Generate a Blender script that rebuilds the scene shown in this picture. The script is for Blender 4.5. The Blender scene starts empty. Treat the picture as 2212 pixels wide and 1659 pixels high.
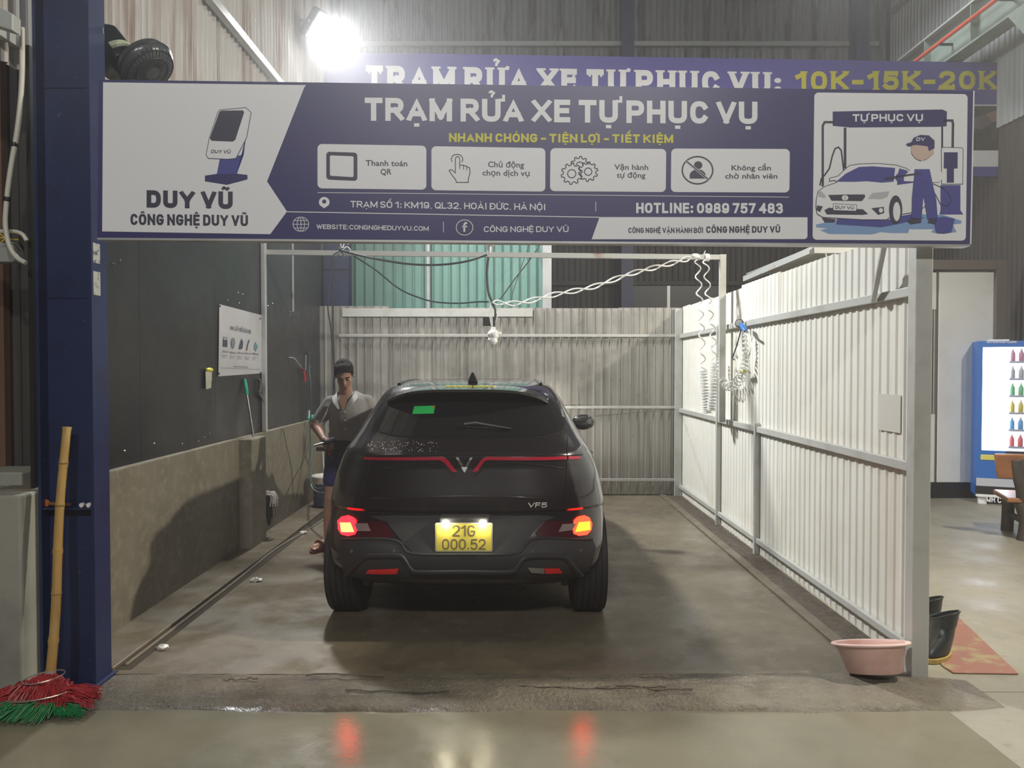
import bpy, bmesh, math, random, unicodedata
import numpy as np
from mathutils import Vector, Matrix
random.seed(7)
R = math.radians
SC = bpy.context.scene
COL = SC.collection

# ------------------------------------------------------------------ camera
FW, FH, FOC = 2212, 1659, 1600.0
CAMH = 1.55
PITCH = math.atan(32.5 / FOC)                       # looks down by about one degree
cd = bpy.data.cameras.new('camera'); cam = bpy.data.objects.new('camera', cd); COL.objects.link(cam)
cd.sensor_width = 36.0; cd.lens = 36.0 * FOC / FW; cd.clip_end = 100
cam.location = (0, 0, CAMH); cam.rotation_euler = (math.pi / 2 - PITCH, 0, 0)
SC.camera = cam
# ------------------------------------------------------------------ world and lights
w = bpy.data.worlds.new('night'); SC.world = w; w.use_nodes = True
w.node_tree.nodes['Background'].inputs[0].default_value = (.80, .88, 1.0, 1)
w.node_tree.nodes['Background'].inputs[1].default_value = 0.06
vsn = w.node_tree.nodes.new('ShaderNodeVolumeScatter'); vsn.inputs['Density'].default_value = .0115; vsn.inputs['Anisotropy'].default_value = .6   # thin mist added to make a glow around the floodlight
w.node_tree.links.new(vsn.outputs[0], w.node_tree.nodes['World Output'].inputs['Volume'])
SC.view_settings.view_transform = 'Standard'; SC.view_settings.look = 'None'
SC.view_settings.gamma = 1.0; SC.view_settings.use_curve_mapping = False
SC.view_settings.exposure = 0.0
def area(name, loc, target, size, power, color=(1, 1, 1), spread=180, size_y=None):
    d = bpy.data.lights.new(name, 'AREA'); d.energy = power; d.color = color; d.size = size
    if size_y: d.shape = 'RECTANGLE'; d.size_y = size_y
    d.spread = R(spread)
    o = bpy.data.objects.new(name, d); COL.objects.link(o); o.location = loc
    o.rotation_euler = (Vector(target) - Vector(loc)).to_track_quat('-Z', 'Y').to_euler()
    return o
FLOOD = Vector((-2.08, 8.3, 5.30))                  # the glaring floodlight above the bay
area('flood_light', FLOOD + Vector((.03, -.13, -.08)), (2.2, 6.0, .8), .34, 290, (.97, .98, .98), 124)
YARD = Vector((5.0, 3.85, 4.7))                     # lamp over the yard beside the bay
area('yard_light', YARD + Vector((-.05, 0, -.12)), (0, 4.2, 0), .16, 400, (1.0, .92, .78))
for lx_ in (-1.2, 2.2): area('hall_light', (lx_, -4.6, 6.6), (0, 3.6, 1.8), .25, 230, (1.0, .97, .93))
area('rear_hall_light', (4.4, 9.6, 6.9), (4.4, 9.2, 0), .8, 55, (.92, .96, 1.0))

# ------------------------------------------------------------------ measuring
def ray(px, py):
    x = (px - FW / 2) / FOC; y = -(py - FH / 2) / FOC
    c, s = math.cos(PITCH), math.sin(PITCH)
    return Vector((x, c + y * s, -s + y * c))
O = Vector((0, 0, CAMH))
def atY(px, py, Y): d = ray(px, py); return O + d * (Y / d.y)
def atX(px, py, X): d = ray(px, py); return O + d * (X / d.x)
def atZ(px, py, Z=0.0): d = ray(px, py); return O + d * ((Z - CAMH) / d.z)

# ------------------------------------------------------------------ materials
MATS = {}
def mat(name, col, rough=.5, metal=0.0, var=None, bump=None, emit=None, rvar=None, coat=0, trans=0, alpha=1, spec=None, streak=None, streak2=None):
    """var=(scale,(r,g,b),lo,hi) patches of a second colour; bump=(scale,strength,dist); rvar=(scale,lo_rough,hi_rough,lo,hi)
    streak=((sx,sy,sz),(r,g,b),lo,hi) stretched patches such as rust runs"""
    if name in MATS: return MATS[name]
    m = bpy.data.materials.new(name); m.use_nodes = True; nt = m.node_tree; N = nt.nodes; L = nt.links
    p = N['Principled BSDF']
    p.inputs['Base Color'].default_value = (*col, 1); p.inputs['Roughness'].default_value = rough
    p.inputs['Metallic'].default_value = metal
    if coat: p.inputs['Coat Weight'].default_value = coat; p.inputs['Coat Roughness'].default_value = .06
    if trans: p.inputs['Transmission Weight'].default_value = trans
    if spec is not None: p.inputs['Specular IOR Level'].default_value = spec
    if alpha < 1: p.inputs['Alpha'].default_value = alpha
    if emit: p.inputs['Emission Color'].default_value = (*emit[0], 1); p.inputs['Emission Strength'].default_value = emit[1]
    tc = N.new('ShaderNodeNewGeometry')
    def noise(scale, vec=(1, 1, 1), detail=5):
        mp = N.new('ShaderNodeMapping'); mp.inputs['Scale'].default_value = vec
        L.new(tc.outputs['Position'], mp.inputs['Vector'])
        n = N.new('ShaderNodeTexNoise'); n.inputs['Scale'].default_value = scale; n.inputs['Detail'].default_value = detail
        n.inputs['Roughness'].default_value = .62
        L.new(mp.outputs[0], n.inputs['Vector']); return n.outputs['Fac']
    def ramp(fac, lo, hi):
        r = N.new('ShaderNodeMapRange'); r.inputs[1].default_value = lo; r.inputs[2].default_value = hi; r.clamp = True
        L.new(fac, r.inputs[0]); return r.outputs[0]
    cur = None
    def mixin(fac, c2):
        nonlocal cur
        x = N.new('ShaderNodeMix'); x.data_type = 'RGBA'
        if cur is None: x.inputs[6].default_value = (*col, 1)
        else: L.new(cur, x.inputs[6])
        x.inputs[7].default_value = (*c2, 1); L.new(fac, x.inputs[0]); cur = x.outputs[2]
    if var: 
        for vv in (var if isinstance(var, list) else [var]): mixin(ramp(noise(vv[0]), vv[2], vv[3]), vv[1])
    for s in (streak, streak2):
        if s: mixin(ramp(noise(1.0, s[0]), s[2], s[3]), s[1])
    if cur is not None: L.new(cur, p.inputs['Base Color'])
    if rvar:
        r = N.new('ShaderNodeMapRange'); r.inputs[1].default_value = rvar[3]; r.inputs[2].default_value = rvar[4]; r.clamp = True
        r.inputs[3].default_value = rvar[1]; r.inputs[4].default_value = rvar[2]
        L.new(noise(rvar[0]), r.inputs[0]); L.new(r.outputs[0], p.inputs['Roughness'])
    if bump:
        b = N.new('ShaderNodeBump'); b.inputs['Strength'].default_value = bump[1]; b.inputs['Distance'].default_value = bump[2]
        L.new(noise(bump[0], detail=6), b.inputs['Height']); L.new(b.outputs[0], p.inputs['Normal'])
    MATS[name] = m
    return m

# ------------------------------------------------------------------ mesh builder
BASE = {}
def tag(o, label=None, cat=None, group=None, kind=None):
    if label: o['label'] = label
    if cat: o['category'] = cat
    if group: o['group'] = group
    if kind: o['kind'] = kind
    return o
def thing(name, label, cat, loc, group=None, kind=None):
    o = bpy.data.objects.new(name, None); COL.objects.link(o); o.location = Vector(loc); o.empty_display_size = .1
    BASE[o] = Vector(loc); tag(o, label, cat, group, kind); return o
def basis(d, up=Vector((0, 0, 1))):
    d = Vector(d).normalized()
    if abs(d.dot(up)) > .98: up = Vector((0, 1, 0))
    a = d.cross(up).normalized(); return a, a.cross(d).normalized(), d
class MB:
    def __init__(s): s.v = []; s.f = []
    def add(s, vs, fs):
        n = len(s.v); s.v += [Vector(q) for q in vs]; s.f += [tuple(i + n for i in q) for q in fs]; return s
    def box(s, x0, x1, y0, y1, z0, z1):
        return s.add([(x0,y0,z0),(x1,y0,z0),(x1,y1,z0),(x0,y1,z0),(x0,y0,z1),(x1,y0,z1),(x1,y1,z1),(x0,y1,z1)],
                     [(3,2,1,0),(4,5,6,7),(0,1,5,4),(1,2,6,5),(2,3,7,6),(3,0,4,7)])
    def obox(s, c, ax, ay, az):
        c = Vector(c); ax, ay, az = Vector(ax), Vector(ay), Vector(az)
        vs = [c + ax*i + ay*j + az*k for k in (-1, 1) for (i, j) in ((-1,-1),(1,-1),(1,1),(-1,1))]
        return s.add(vs, [(3,2,1,0),(4,5,6,7),(0,1,5,4),(1,2,6,5),(2,3,7,6),(3,0,4,7)])
    def bar(s, p0, p1, wd, ht=None, up=Vector((0, 0, 1))):
        p0, p1 = Vector(p0), Vector(p1); a, b, d = basis(p1 - p0, up); ht = ht or wd
        return s.obox((p0 + p1) / 2, a * wd / 2, b * ht / 2, (p1 - p0) / 2)
    def tube(s, path, r, n=8, closed=False, caps=True, flat=1.0):
        path = [Vector(q) for q in path]; m = len(path); n0 = len(s.v)
        rr = r if isinstance(r, (list, tuple)) else [r] * m
        prev = None
        for i, q in enumerate(path):
            if closed: d = path[(i + 1) % m] - path[i - 1]
            else: d = path[min(i + 1, m - 1)] - path[max(i - 1, 0)]
            if d.length < 1e-9: d = Vector((0, 0, 1))
            d.normalize()
            if prev is None: a, b, _ = basis(d)
            else:
                a = (prev - d * prev.dot(d))
                a = a.normalized() if a.length > 1e-6 else basis(d)[0]
                b = a.cross(d).normalized()
            prev = a
            for k in range(n):
                t = 2 * math.pi * k / n
                s.v.append(q + a * (rr[i] * math.cos(t)) + b * (rr[i] * flat * math.sin(t)))
        for i in range(m if closed else m - 1):
            j = (i + 1) % m
            for k in range(n):
                k2 = (k + 1) % n
                s.f.append((n0 + i*n + k, n0 + j*n + k, n0 + j*n + k2, n0 + i*n + k2))
        if caps and not closed:
            s.f.append(tuple(n0 + k for k in range(n))); s.f.append(tuple(n0 + (m-1)*n + k for k in reversed(range(n))))
        return s
    def lathe(s, prof, c, axis=(0, 0, 1), n=24, a0=0, a1=2*math.pi, sx=1.0):
        c = Vector(c); a, b, d = basis(axis); n0 = len(s.v); full = abs(a1 - a0 - 2*math.pi) < 1e-6
        cnt = n if full else n + 1
        for (r, h) in prof:
            for k in range(cnt):
                t = a0 + (a1 - a0) * k / n
                s.v.append(c + a * (r * sx * math.cos(t)) + b * (r * math.sin(t)) + d * h)
        for i in range(len(prof) - 1):
            for k in range(n):
                k2 = (k + 1) % cnt
                s.f.append((n0+i*cnt+k, n0+i*cnt+k2, n0+(i+1)*cnt+k2, n0+(i+1)*cnt+k))
        if full:
            if prof[0][0] > 1e-5: s.f.append(tuple(n0 + k for k in reversed(range(cnt))))
            if prof[-1][0] > 1e-5: s.f.append(tuple(n0 + (len(prof)-1)*cnt + k for k in range(cnt)))
        return s
    def prism(s, poly, off):
        poly = [Vector(q) for q in poly]; off = Vector(off); n = len(poly)
        vs = poly + [q + off for q in poly]
        fs = [tuple(range(n)), tuple(reversed(range(n, 2*n)))] + [(i, n + i, n + (i+1) % n, (i+1) % n) for i in range(n)]
        return s.add(vs, fs)
    def ball(s, c, r, n=16, m=10, rot=None):
        c = Vector(c); r = Vector(r) if isinstance(r, (tuple, list, Vector)) else Vector((r, r, r)); n0 = len(s.v)
        for i in range(m + 1):
            p = math.pi * i / m
            for k in range(n):
                t = 2 * math.pi * k / n
                q = Vector((r.x*math.sin(p)*math.cos(t), r.y*math.sin(p)*math.sin(t), r.z*math.cos(p)))
                if rot: q = rot @ q
                s.v.append(c + q)
        for i in range(m):
            for k in range(n):
                k2 = (k + 1) % n; s.f.append((n0+i*n+k, n0+(i+1)*n+k, n0+(i+1)*n+k2, n0+i*n+k2))
        return s
    def build(s, name, mt, parent=None, smooth=False, bevel=0, base=None, fix=True):
        me = bpy.data.meshes.new(name)
        if parent is not None: b = BASE[parent]
        elif base is not None: b = Vector(base)
        else:
            lo = Vector((min(q.x for q in s.v), min(q.y for q in s.v), min(q.z for q in s.v)))
            hi = Vector((max(q.x for q in s.v), max(q.y for q in s.v), 0)); b = Vector(((lo.x+hi.x)/2, (lo.y+hi.y)/2, lo.z))
        me.from_pydata([q - b for q in s.v], [], s.f); me.validate()
        if fix:
            bm = bmesh.new(); bm.from_mesh(me); bmesh.ops.remove_doubles(bm, verts=bm.verts, dist=1e-6)
            bmesh.ops.recalc_face_normals(bm, faces=bm.faces); bm.to_mesh(me); bm.free()
        return link(name, me, mt, parent, b, smooth, bevel)
def link(name, me, mt, parent, b, smooth=False, bevel=0):
    o = bpy.data.objects.new(name, me); COL.objects.link(o)
    if isinstance(mt, list):
        for q in mt: me.materials.append(q)
    else: me.materials.append(mt)
    if parent is not None: o.parent = parent
    else: o.location = b
    BASE[o] = Vector(b)
    if smooth:
        me.shade_smooth() if hasattr(me, 'shade_smooth') else None
        try: me.set_sharp_from_angle(angle=R(smooth if smooth is not True else 40))
        except Exception: pass
    if bevel:
        md = o.modifiers.new('bevel', 'BEVEL'); md.width = bevel; md.segments = 2; md.limit_method = 'ANGLE'; md.angle_limit = R(40)
    return o
def struct(o, label, cat=None): tag(o, label, cat, kind='structure'); return o
def lerp(a, b, t): return a + (b - a) * t
def spline(pts, k=8, closed=False):
    pts = [Vector(q) for q in pts]; n = len(pts); out = []
    for i in range(n if closed else n - 1):
        g = lambda j: pts[j % n] if closed else pts[max(0, min(n - 1, j))]
        p0, p1, p2, p3 = g(i-1), g(i), g(i+1), g(i+2)
        for j in range(k):
            t = j / k
            out.append(.5*((2*p1) + (p2-p0)*t + (2*p0-5*p1+4*p2-p3)*t*t + (3*p1-p0-3*p2+p3)*t**3))
    if not closed: out.append(pts[-1])
    return out
def evaluated(o):
    dg = bpy.context.evaluated_depsgraph_get(); me = bpy.data.meshes.new_from_object(o.evaluated_get(dg)); return me
def remeshed(mb, name, mt, parent, voxel, smooth_it=6, fac=.5):
    o = mb.build('tmp', mt, None, base=(0, 0, 0), fix=False)
    r = o.modifiers.new('r', 'REMESH'); r.mode = 'VOXEL'; r.voxel_size = voxel
    q = o.modifiers.new('s', 'SMOOTH'); q.iterations = smooth_it; q.factor = fac
    bpy.context.view_layer.update()
    me = evaluated(o); bpy.data.objects.remove(o)
    b = BASE[parent] if parent is not None else Vector((0, 0, 0))
    me.transform(Matrix.Translation(-b)); me.materials.clear()
    return link(name, me, mt, parent, b, True)
# ------------------------------------------------------------------ common materials
M_conc = mat('bay_concrete', (.150, .126, .084), var=[(1.1, (.098, .080, .056), .40, .68), (9, (.18, .153, .108), .52, .72)], bump=(70, .25, .004), rvar=(1.6, .16, .55, .36, .62))
M_front = mat('yard_concrete', (.262, .246, .190), var=[(1.3, (.195, .184, .142), .42, .70), (.55, (.335, .320, .262), .50, .72), (14, (.185, .172, .13), .55, .75)], bump=(55, .18, .003), rvar=(2.2, .38, .62, .35, .62))
M_wet = mat('wet_concrete', (.190, .177, .125), var=[(1.3, (.140, .131, .094), .42, .70), (.55, (.245, .230, .175), .50, .72), (14, (.17, .158, .12), .55, .75)], bump=(55, .18, .003), rvar=(2.2, .07, .24, .35, .62))
M_ramp = mat('ramp_cement', (.195, .172, .128), var=[(3.5, (.12, .105, .08), .42, .66), (40, (.23, .205, .155), .55, .7)], bump=(48, .9, .02), rvar=(1.4, .05, .50, .40, .62))
M_lowwall = mat('wall_cement', (.185, .168, .120), rough=.75, var=[(2.2, (.148, .134, .096), .42, .68), (14, (.235, .215, .165), .5, .7)], bump=(40, .2, .004))
M_pale = mat('pale_cement', (.33, .33, .28), rough=.8, var=[(3, (.24, .24, .20), .45, .7)], bump=(40, .3, .005))
M_black = mat('black_sheet', (.016, .016, .017), rough=.42, var=[(1.5, (.026, .025, .026), .42, .66)], rvar=(2.5, .34, .55, .3, .7))
M_blue = mat('blue_paint', (.014, .024, .082), rough=.45, var=[(5, (.012, .018, .06), .5, .68), (30, (.10, .10, .12), .66, .74)])
M_white_sheet = mat('white_sheet', (.76, .75, .68), rough=.42, streak=((9, 9, .8), (.62, .59, .49), .50, .78), var=[(1.2, (.68, .655, .55), .5, .75)])
M_galv = mat('galvanised_sheet', (.42, .41, .375), rough=.33, metal=.55, streak=((16, 16, .5), (.22, .20, .17), .46, .72), rvar=(3, .24, .46, .3, .7))
M_steel = mat('galvanised_tube', (.50, .51, .51), rough=.42, metal=.45, var=[(4, (.40, .40, .38), .5, .7)])
M_rust_tube = mat('old_tube', (.42, .43, .41), rough=.5, metal=.35, var=[(2.2, (.26, .14, .09), .60, .68)])
M_rusty = mat('rusty_sheet', (.215, .225, .228), rough=.6, streak=((4.0, 4.0, .45), (.055, .032, .024), .50, .60), streak2=((22, 22, .7), (.12, .115, .108), .46, .72))
M_rusty_l = mat('rusty_pale_sheet', (.52, .51, .49), rough=.55, streak=((4.5, 4.5, .35), (.24, .15, .11), .50, .68), streak2=((26, 26, .5), (.36, .35, .33), .48, .7))
M_greensheet = mat('green_sheet', (.17, .335, .285), rough=.4, var=[(1.6, (.13, .27, .235), .45, .7)])
M_dark = mat('dark_wall', (.050, .045, .042), rough=.7, streak=((7, 7, .5), (.085, .075, .068), .48, .7))
M_brown = mat('brown_wood', (.16, .085, .055), rough=.65, streak=((10, 10, .6), (.09, .05, .035), .45, .7))
M_rail = mat('painted_rail', (.52, .525, .49), rough=.4, metal=.2, var=[(5, (.42, .42, .38), .5, .72)])
M_hose_d = mat('dark_hose', (.022, .035, .037), rough=.4)
M_hose_g = mat('green_hose', (.022, .055, .055), rough=.4)
M_white_pl = mat('white_plastic', (.80, .80, .77), rough=.4)
M_blackpl = mat('black_plastic', (.014, .014, .015), rough=.38)
M_chrome = mat('bright_steel', (.72, .72, .70), rough=.2, metal=1)
M_red = mat('red_plastic', (.50, .02, .03), rough=.4)
M_green = mat('green_plastic', (.01, .42, .27), rough=.4)

XL, XR, YB = -2.305, 2.035, 9.0                     # faces of the bay's side walls and back wall
YP = 3.72                                           # the post at the end of the right wall
TOPZ = 2.275
# ------------------------------------------------------------------ floors
mb = MB(); nx, ny = 60, 60
mb.box(-8, 9, -5, 13.2, -.12, 0.0)
struct(mb.build('floor', M_front, base=(0, 0, 0)), 'grey concrete yard floor in front of and beside the bay', 'floor')
mb = MB(); mb.box(-2.30, 1.975, -5, 3.40, -.02, .003)
struct(mb.build('floor_apron', M_wet, base=(0, 0, 0)), 'damp concrete apron in front of the bay mirroring the tail lights', 'floor')
mb = MB(); mb.box(XL, XR - .02, YP, YB + .06, -.01, .006)
fl = struct(mb.build('floor_bay', M_conc, base=(0, 6, 0)), 'damp brown concrete floor of the wash bay', 'floor')
mb = MB(); mb.box(XL, -2.03, YP + .02, YB, .006, .030)
q = mb.build('ledge', M_conc, fl, bevel=.006)
mb = MB(); mb.box(1.80, 1.875, YP + .15, YB, .006, .022)
q = mb.build('ridge', M_conc, fl, bevel=.006)
MB().box(1.882, XR + .02, YP + .16, YB, .006, .0095).build('dirt_strip', mat('damp_dirt', (.085, .066, .046), rough=.85, var=[(14, (.13, .105, .075), .45, .65)], bump=(60, .8, .02)), fl)
mb = MB()
rnd = random.Random(3)
for i in range(420):
    y = rnd.uniform(4.0, 8.7); x = rnd.uniform(1.885, 2.0); s = rnd.uniform(.003, .011)
    mb.ball((x, y, .008), (s, s * 1.4, s * .4), 6, 4)
q = mb.build('dirt', mat('dirt', (.10, .085, .065), rough=.9), fl); q['kind'] = 'stuff'
mb = MB(); pts = [(-2.02, YP + .1), (-2.015, 5.2), (-2.03, 6.3), (-1.97, 7.0), (-1.93, 8.0)]
MB().box(-2.03, -1.955, YP + .05, YB - .2, .006, .0075).build('gutter', mat('wet_gutter', (.065, .056, .042), rough=.12, bump=(50, .4, .01)), fl)
mb2 = MB()
mb2.tube(spline([(x + .012, y, .012) for x, y in pts], 16), .009, 6)
q = mb2.build('wet_bead', mat('wet_cement', (.20, .18, .14), rough=.08, bump=(60, .6, .01)), fl, smooth=True)
# rough cement ramp across the mouth of the bay
nx, ny = 120, 22; vs = []; fs = []
rr = random.Random(5); off = [rr.uniform(-1, 1) for _ in range(400)]
def wob(x, k): return .5 * math.sin(x * 3.1 + k) + .3 * math.sin(x * 7.7 + 2 * k) + .2 * math.sin(x * 17 + 3 * k)
for j in range(ny + 1):
    for i in range(nx + 1):
        u, v = i / nx, j / ny
        x = -2.02 + u * 4.28
        y0 = 3.31 + .018 * wob(x, .3) + (.08 * max(0, x - 1.9)); y1 = 3.735 + .012 * wob(x, 1.7) - (.22 * max(0, (x - 1.95)) if x > 1.95 else 0)
        y = lerp(y0, y1, v)
        h = .034 * math.sin(math.pi * min(1, max(0, v)) ** .75) ** .6
        if 0 < v < 1: h += .0055 * wob(x * 1.3 + v * 2, 4.2) + .004 * wob(x * 2.7 - v * 9, 1.1)
        e = min(1, (u) * 14, (1 - u) * 10)
        vs.append((x, y, max(-.004, h * e)) if 0 < v < 1 else (x, y, -.004))
for j in range(ny):
    for i in range(nx):
        a = j * (nx + 1) + i; fs.append((a, a + 1, a + nx + 2, a + nx + 1))
mb = MB().add(vs, fs)
rp = struct(mb.build('floor_ramp', M_ramp, base=(0, 3.5, 0), smooth=60), 'rough wet cement ramp across the mouth of the bay', 'ramp')
for k in range(7):                                   # cracks and trowel ridges
    x = rr.uniform(-1.5, 1.7); y = rr.uniform(3.42, 3.64); L = rr.uniform(.15, .5)
    pth = [(x + L * t / 8, y + .02 * wob(x + t * .2, k), .040 + .004 * wob(t, k)) for t in range(9)]
    MB().tube(pth, .004, 5).build('trowel_ridge', M_ramp, rp, smooth=True)

# ------------------------------------------------------------------ corrugated sheets
def sheet(p0, d, n, width, z0, z1, pitch, depth, rib=.36):
    """a corrugated sheet: starts at p0, runs along d, ribs stand out along n, real thickness"""
    p0, d, n = Vector(p0), Vector(d).normalized(), Vector(n).normalized(); prof = [(0, 0)]
    k = 0; x = 0
    while x < width - 1e-6:
        e = min(pitch, width - x)
        a = pitch * (1 - rib) * .5
        for (t, h) in ((a, 0), (a + pitch*.15, depth), (a + pitch*(rib - .15), depth), (a + pitch*rib, 0)):
            if t < e: prof.append((x + t, h))
        x += e; prof.append((x, 0))
    mb = MB(); vs = []; th = .0012
    for (t, h) in prof:
        b = p0 + d * t + n * h
        vs += [(b.x, b.y, z0), (b.x, b.y, z1), (b.x - n.x*th, b.y - n.y*th, z0), (b.x - n.x*th, b.y - n.y*th, z1)]
    fs = []; m = len(prof)
    for i in range(m - 1):
        a = 4 * i; b = a + 4
        fs += [(a, b, b+1, a+1), (a+2, a+3, b+3, b+2), (a+1, b+1, b+3, a+3), (a, a+2, b+2, b)]
    fs += [(0, 1, 3, 2), (4*m-4, 4*m-2, 4*m-1, 4*m-3)]
    return mb.add(vs, fs)
def rail(p0, p1, wd, ht, name, mt, parent): return MB().bar(p0, p1, wd, ht).build(name, mt, parent, bevel=.003)

# right wall: white sheets on galvanised rails
wr = thing('wall_right', 'white corrugated sheet partition on the right side of the bay', 'wall', (XR, 6.4, 0), kind='structure')
y = YP + .05; k = 0
while y < YB - .05:
    wdt = min(.97, YB - y - .01)
    sheet((XR + .03 + .002 * (k % 2), y, 0), (0, 1, 0), (-1, 0, 0), wdt, .010 + .004 * (k % 2), TOPZ + .012 * (k % 3), .088, .0075, .56).build('sheet', M_white_sheet, wr)
    y += .968; k += 1
for z in (1.945, 1.05, .125):
    rail((XR + .004, YP, z), (XR + .004, YB, z), .030, .048 if z > .5 else .040, 'rail', M_rail, wr)
MB().box(XR - .03, XR + .055, YP - .035, YP + .04, 0, 2.36).build('post', M_rail, wr, bevel=.004)
for y in (6.15, 7.3): MB().box(XR - .02, XR + .02, y - .02, y + .02, 0.0, 1.98 if y > 7 else 1.1).build('post', M_rail, wr)
pb0, pb1 = atX(1886, 650, XR - .03), atX(1912, 520, XR - .10)
MB().bar(pb0, pb1, .024, .024).build('brace', M_steel, wr)
mb = MB()                                            # a rust-stained paper patch
a = atX(1890, 850, XR - .0); 
# back wall: galvanised sheets
wb = thing('wall_back', 'weathered galvanised corrugated sheets closing the back of the bay', 'wall', (-.1, YB, 0), kind='structure')
x = -2.42; k = 0
while x < XR + .0:
    wdt = min(.93, XR + .03 - x)
    sheet((x, YB + .03 + .002 * (k % 2), 0), (1, 0, 0), (0, -1, 0), wdt, .02, TOPZ + .02 - .006 * (k % 2) + (.0 if k else .02), .098, .020).build('sheet', M_galv, wb)
    x += .928; k += 1
for z in (1.955, 1.085, .20): rail((-2.1 if z > 1.5 else -2.28, YB - .0, z), (XR, YB - .0, z), .012, .034, 'rail', M_rail, wb)
MB().box(-2.06, .25, YB - .006, YB + .02, 2.185, 2.285).build('top_flashing', M_rail, wb)
MB().box(XR - .06, XR + .02, YB - .05, YB + .01, 0, 2.28).build('post', M_rail, wb)

# left wall: cement plinth, black sheet cladding above, pale rusty sheets under the roof
wl = thing('wall_left', 'left bay wall of bare cement plinth below black sheet cladding', 'wall', (XL, 6.4, 0), kind='structure')
MB().box(XL - .22, XL, 3.60, YB + .02, 0, .965).build('plinth', M_lowwall, wl, bevel=.008)
ys = [3.62, 4.66, 5.84, 6.86, 7.92, 9.12]
for i in range(5): MB().box(XL - .055 - .004 * (i % 2), XL - .035, ys[i] + .0015, ys[i+1] - .0015, .965, 3.12).build('cladding_sheet', M_black, wl)
for i in range(7):
    sheet((XL - .10, 3.4 + i * .93, 0), (0, 1, 0), (1, 0, 0), .93, 3.0, 7.6, .09, .02).build('sheet', M_rusty_l, wl)
MB().bar((XL - .03, 3.4, 4.42), (XL - .03, 9.9, 4.42), .06, .07).build('purlin', M_rail, wl)
pl = atZ(546, 1194)
MB().box(XL - .01, -2.195, 6.24, 6.60, 0, .955).build('cement_stub', M_lowwall, wl, bevel=.01)
MB().box(XL - .03, XL + .012, 6.90, 6.945, .965, 3.12).build('steel_tube', M_steel, wl, bevel=.004)
MB().box(XL - .03, XL - .015, 7.88, 7.90, 2.16, 3.12).build('thin_conduit', M_steel, wl)
rr = random.Random(11)
for i in range(26):                                  # screw heads
    y = rr.uniform(4.3, 8.8); z = rr.choice([1.02, 1.05, 2.12, 2.15, 2.18, 1.6]) + rr.uniform(-.03, .03)
    MB().ball((XL - .034, y, z), .007, 6, 4).build('screw', M_chrome, wl)
# plinth and boards left of the blue column
wf = thing('wall_left_front', 'pale cement wall end with dark boards above it, left of the blue column', 'wall', (-2.9, 3.7, 0), kind='structure')
MB().box(-3.8, -2.31, 3.47, 3.98, 0, .955).build('cement_block', M_pale, wf, bevel=.012)
MB().box(-3.8, -2.47, 3.72, 3.97, .955, 1.03).build('cap_block', M_pale, wf, bevel=.01)
for i in range(5): MB().box(-3.9 + i * .31, -3.9 + i * .31 + .305, 4.02, 4.05, .955, 6.5).build('board', M_dark, wf)
MB().box(-2.95, -2.70, 3.94, 3.99, 1.03, 6.5).build('brown_plank', M_brown, wf)

# ------------------------------------------------------------------ the hall behind
HB, HR = 12.0, 5.85
hb = thing('wall_hall_back', 'tall rusty corrugated rear wall of the hall', 'wall', (0, HB, 0), kind='structure')
for i in range(10):
    x = -3.3 + i * .93
    sheet((x, HB, 0), (1, 0, 0), (0, -1, 0), .93, 3.9, 8.2, .093, .02).build('sheet', M_rusty, hb)
    sheet((x, HB + .03, 0), (1, 0, 0), (0, -1, 0), .93, 0, 3.95, .093, .02).build('sheet', M_dark, hb)  # lower wall lies in shadow; the shade is put into the sheet colour
z = atY(1500, 96, HB - .05).z
MB().bar((-3.3, HB - .07, z), (HR, HB - .07, z), .05, .07).build('purlin', M_rust_tube, hb)
z = atY(1300, 612, HB - .05).z
MB().bar((0, HB - .05, z), (HR, HB - .05, z), .05, .06).build('purlin', M_dark, hb)
for (a, b) in ((1345, 1440), (1448, 1560)):
    p, q = atY(a, 618, HB - .06), atY(b, 618, HB - .06)
    MB().box(p.x, q.x, HB - .09, HB - .05, 1.2, p.z).build('window_panel', M_blackpl, hb)
    MB().box(q.x, q.x + .05, HB - .10, HB - .05, 1.2, p.z).build('window_jamb', M_steel, hb)
hr = thing('wall_hall_right', 'pale corrugated right side wall of the hall', 'wall', (HR + .3, 9, 0), kind='structure')
M_rsheet = mat('grey_sheet', (.42, .45, .45), rough=.5, streak=((9, 9, .5), (.33, .355, .36), .46, .7), streak2=((5, 5, .6), (.25, .17, .12), .64, .72))
for i in range(6):
    sheet((HR + .3, 6.6 + i * .93, 0), (0, 1, 0), (-1, 0, 0), .93, 4.6, 8.6, .09, .02).build('sheet', M_rsheet, hr)
    sheet((HR + .33, 6.6 + i * .93, 0), (0, 1, 0), (-1, 0, 0), .93, 0, 4.62, .09, .02).build('sheet', M_dark, hr)
p = atX(1918, 35, HR + .25)
MB().bar((HR + .25, p.y - 4, p.z), (HR + .25, HB, p.z), .05, .09).build('purlin', M_rust_tube, hr)
def hcol(name, px0, px1, Y, label, z1=8.5, dp=.25):
    a, b = atY(px0, 400, Y), atY(px1, 400, Y); c = thing(name, label, 'column', ((a.x+b.x)/2, Y, 0))
    MB().box(a.x, b.x, Y, Y + .014, 0, z1).build('flange', M_blue, c); MB().box(a.x, b.x, Y + dp - .014, Y + dp, 0, z1).build('flange', M_blue, c)
    mx = (a.x + b.x) / 2; MB().box(mx - .006, mx + .006, Y + .014, Y + dp - .014, 0, z1).build('web', M_blue, c); return c
hcol('steel_column', 1343, 1369, HB - .28, 'thin blue steel column against the rusty rear wall above the sign')
hcol('steel_column', 1848, 1875, HB - .36, 'blue steel column in the far right corner of the hall')
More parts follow.
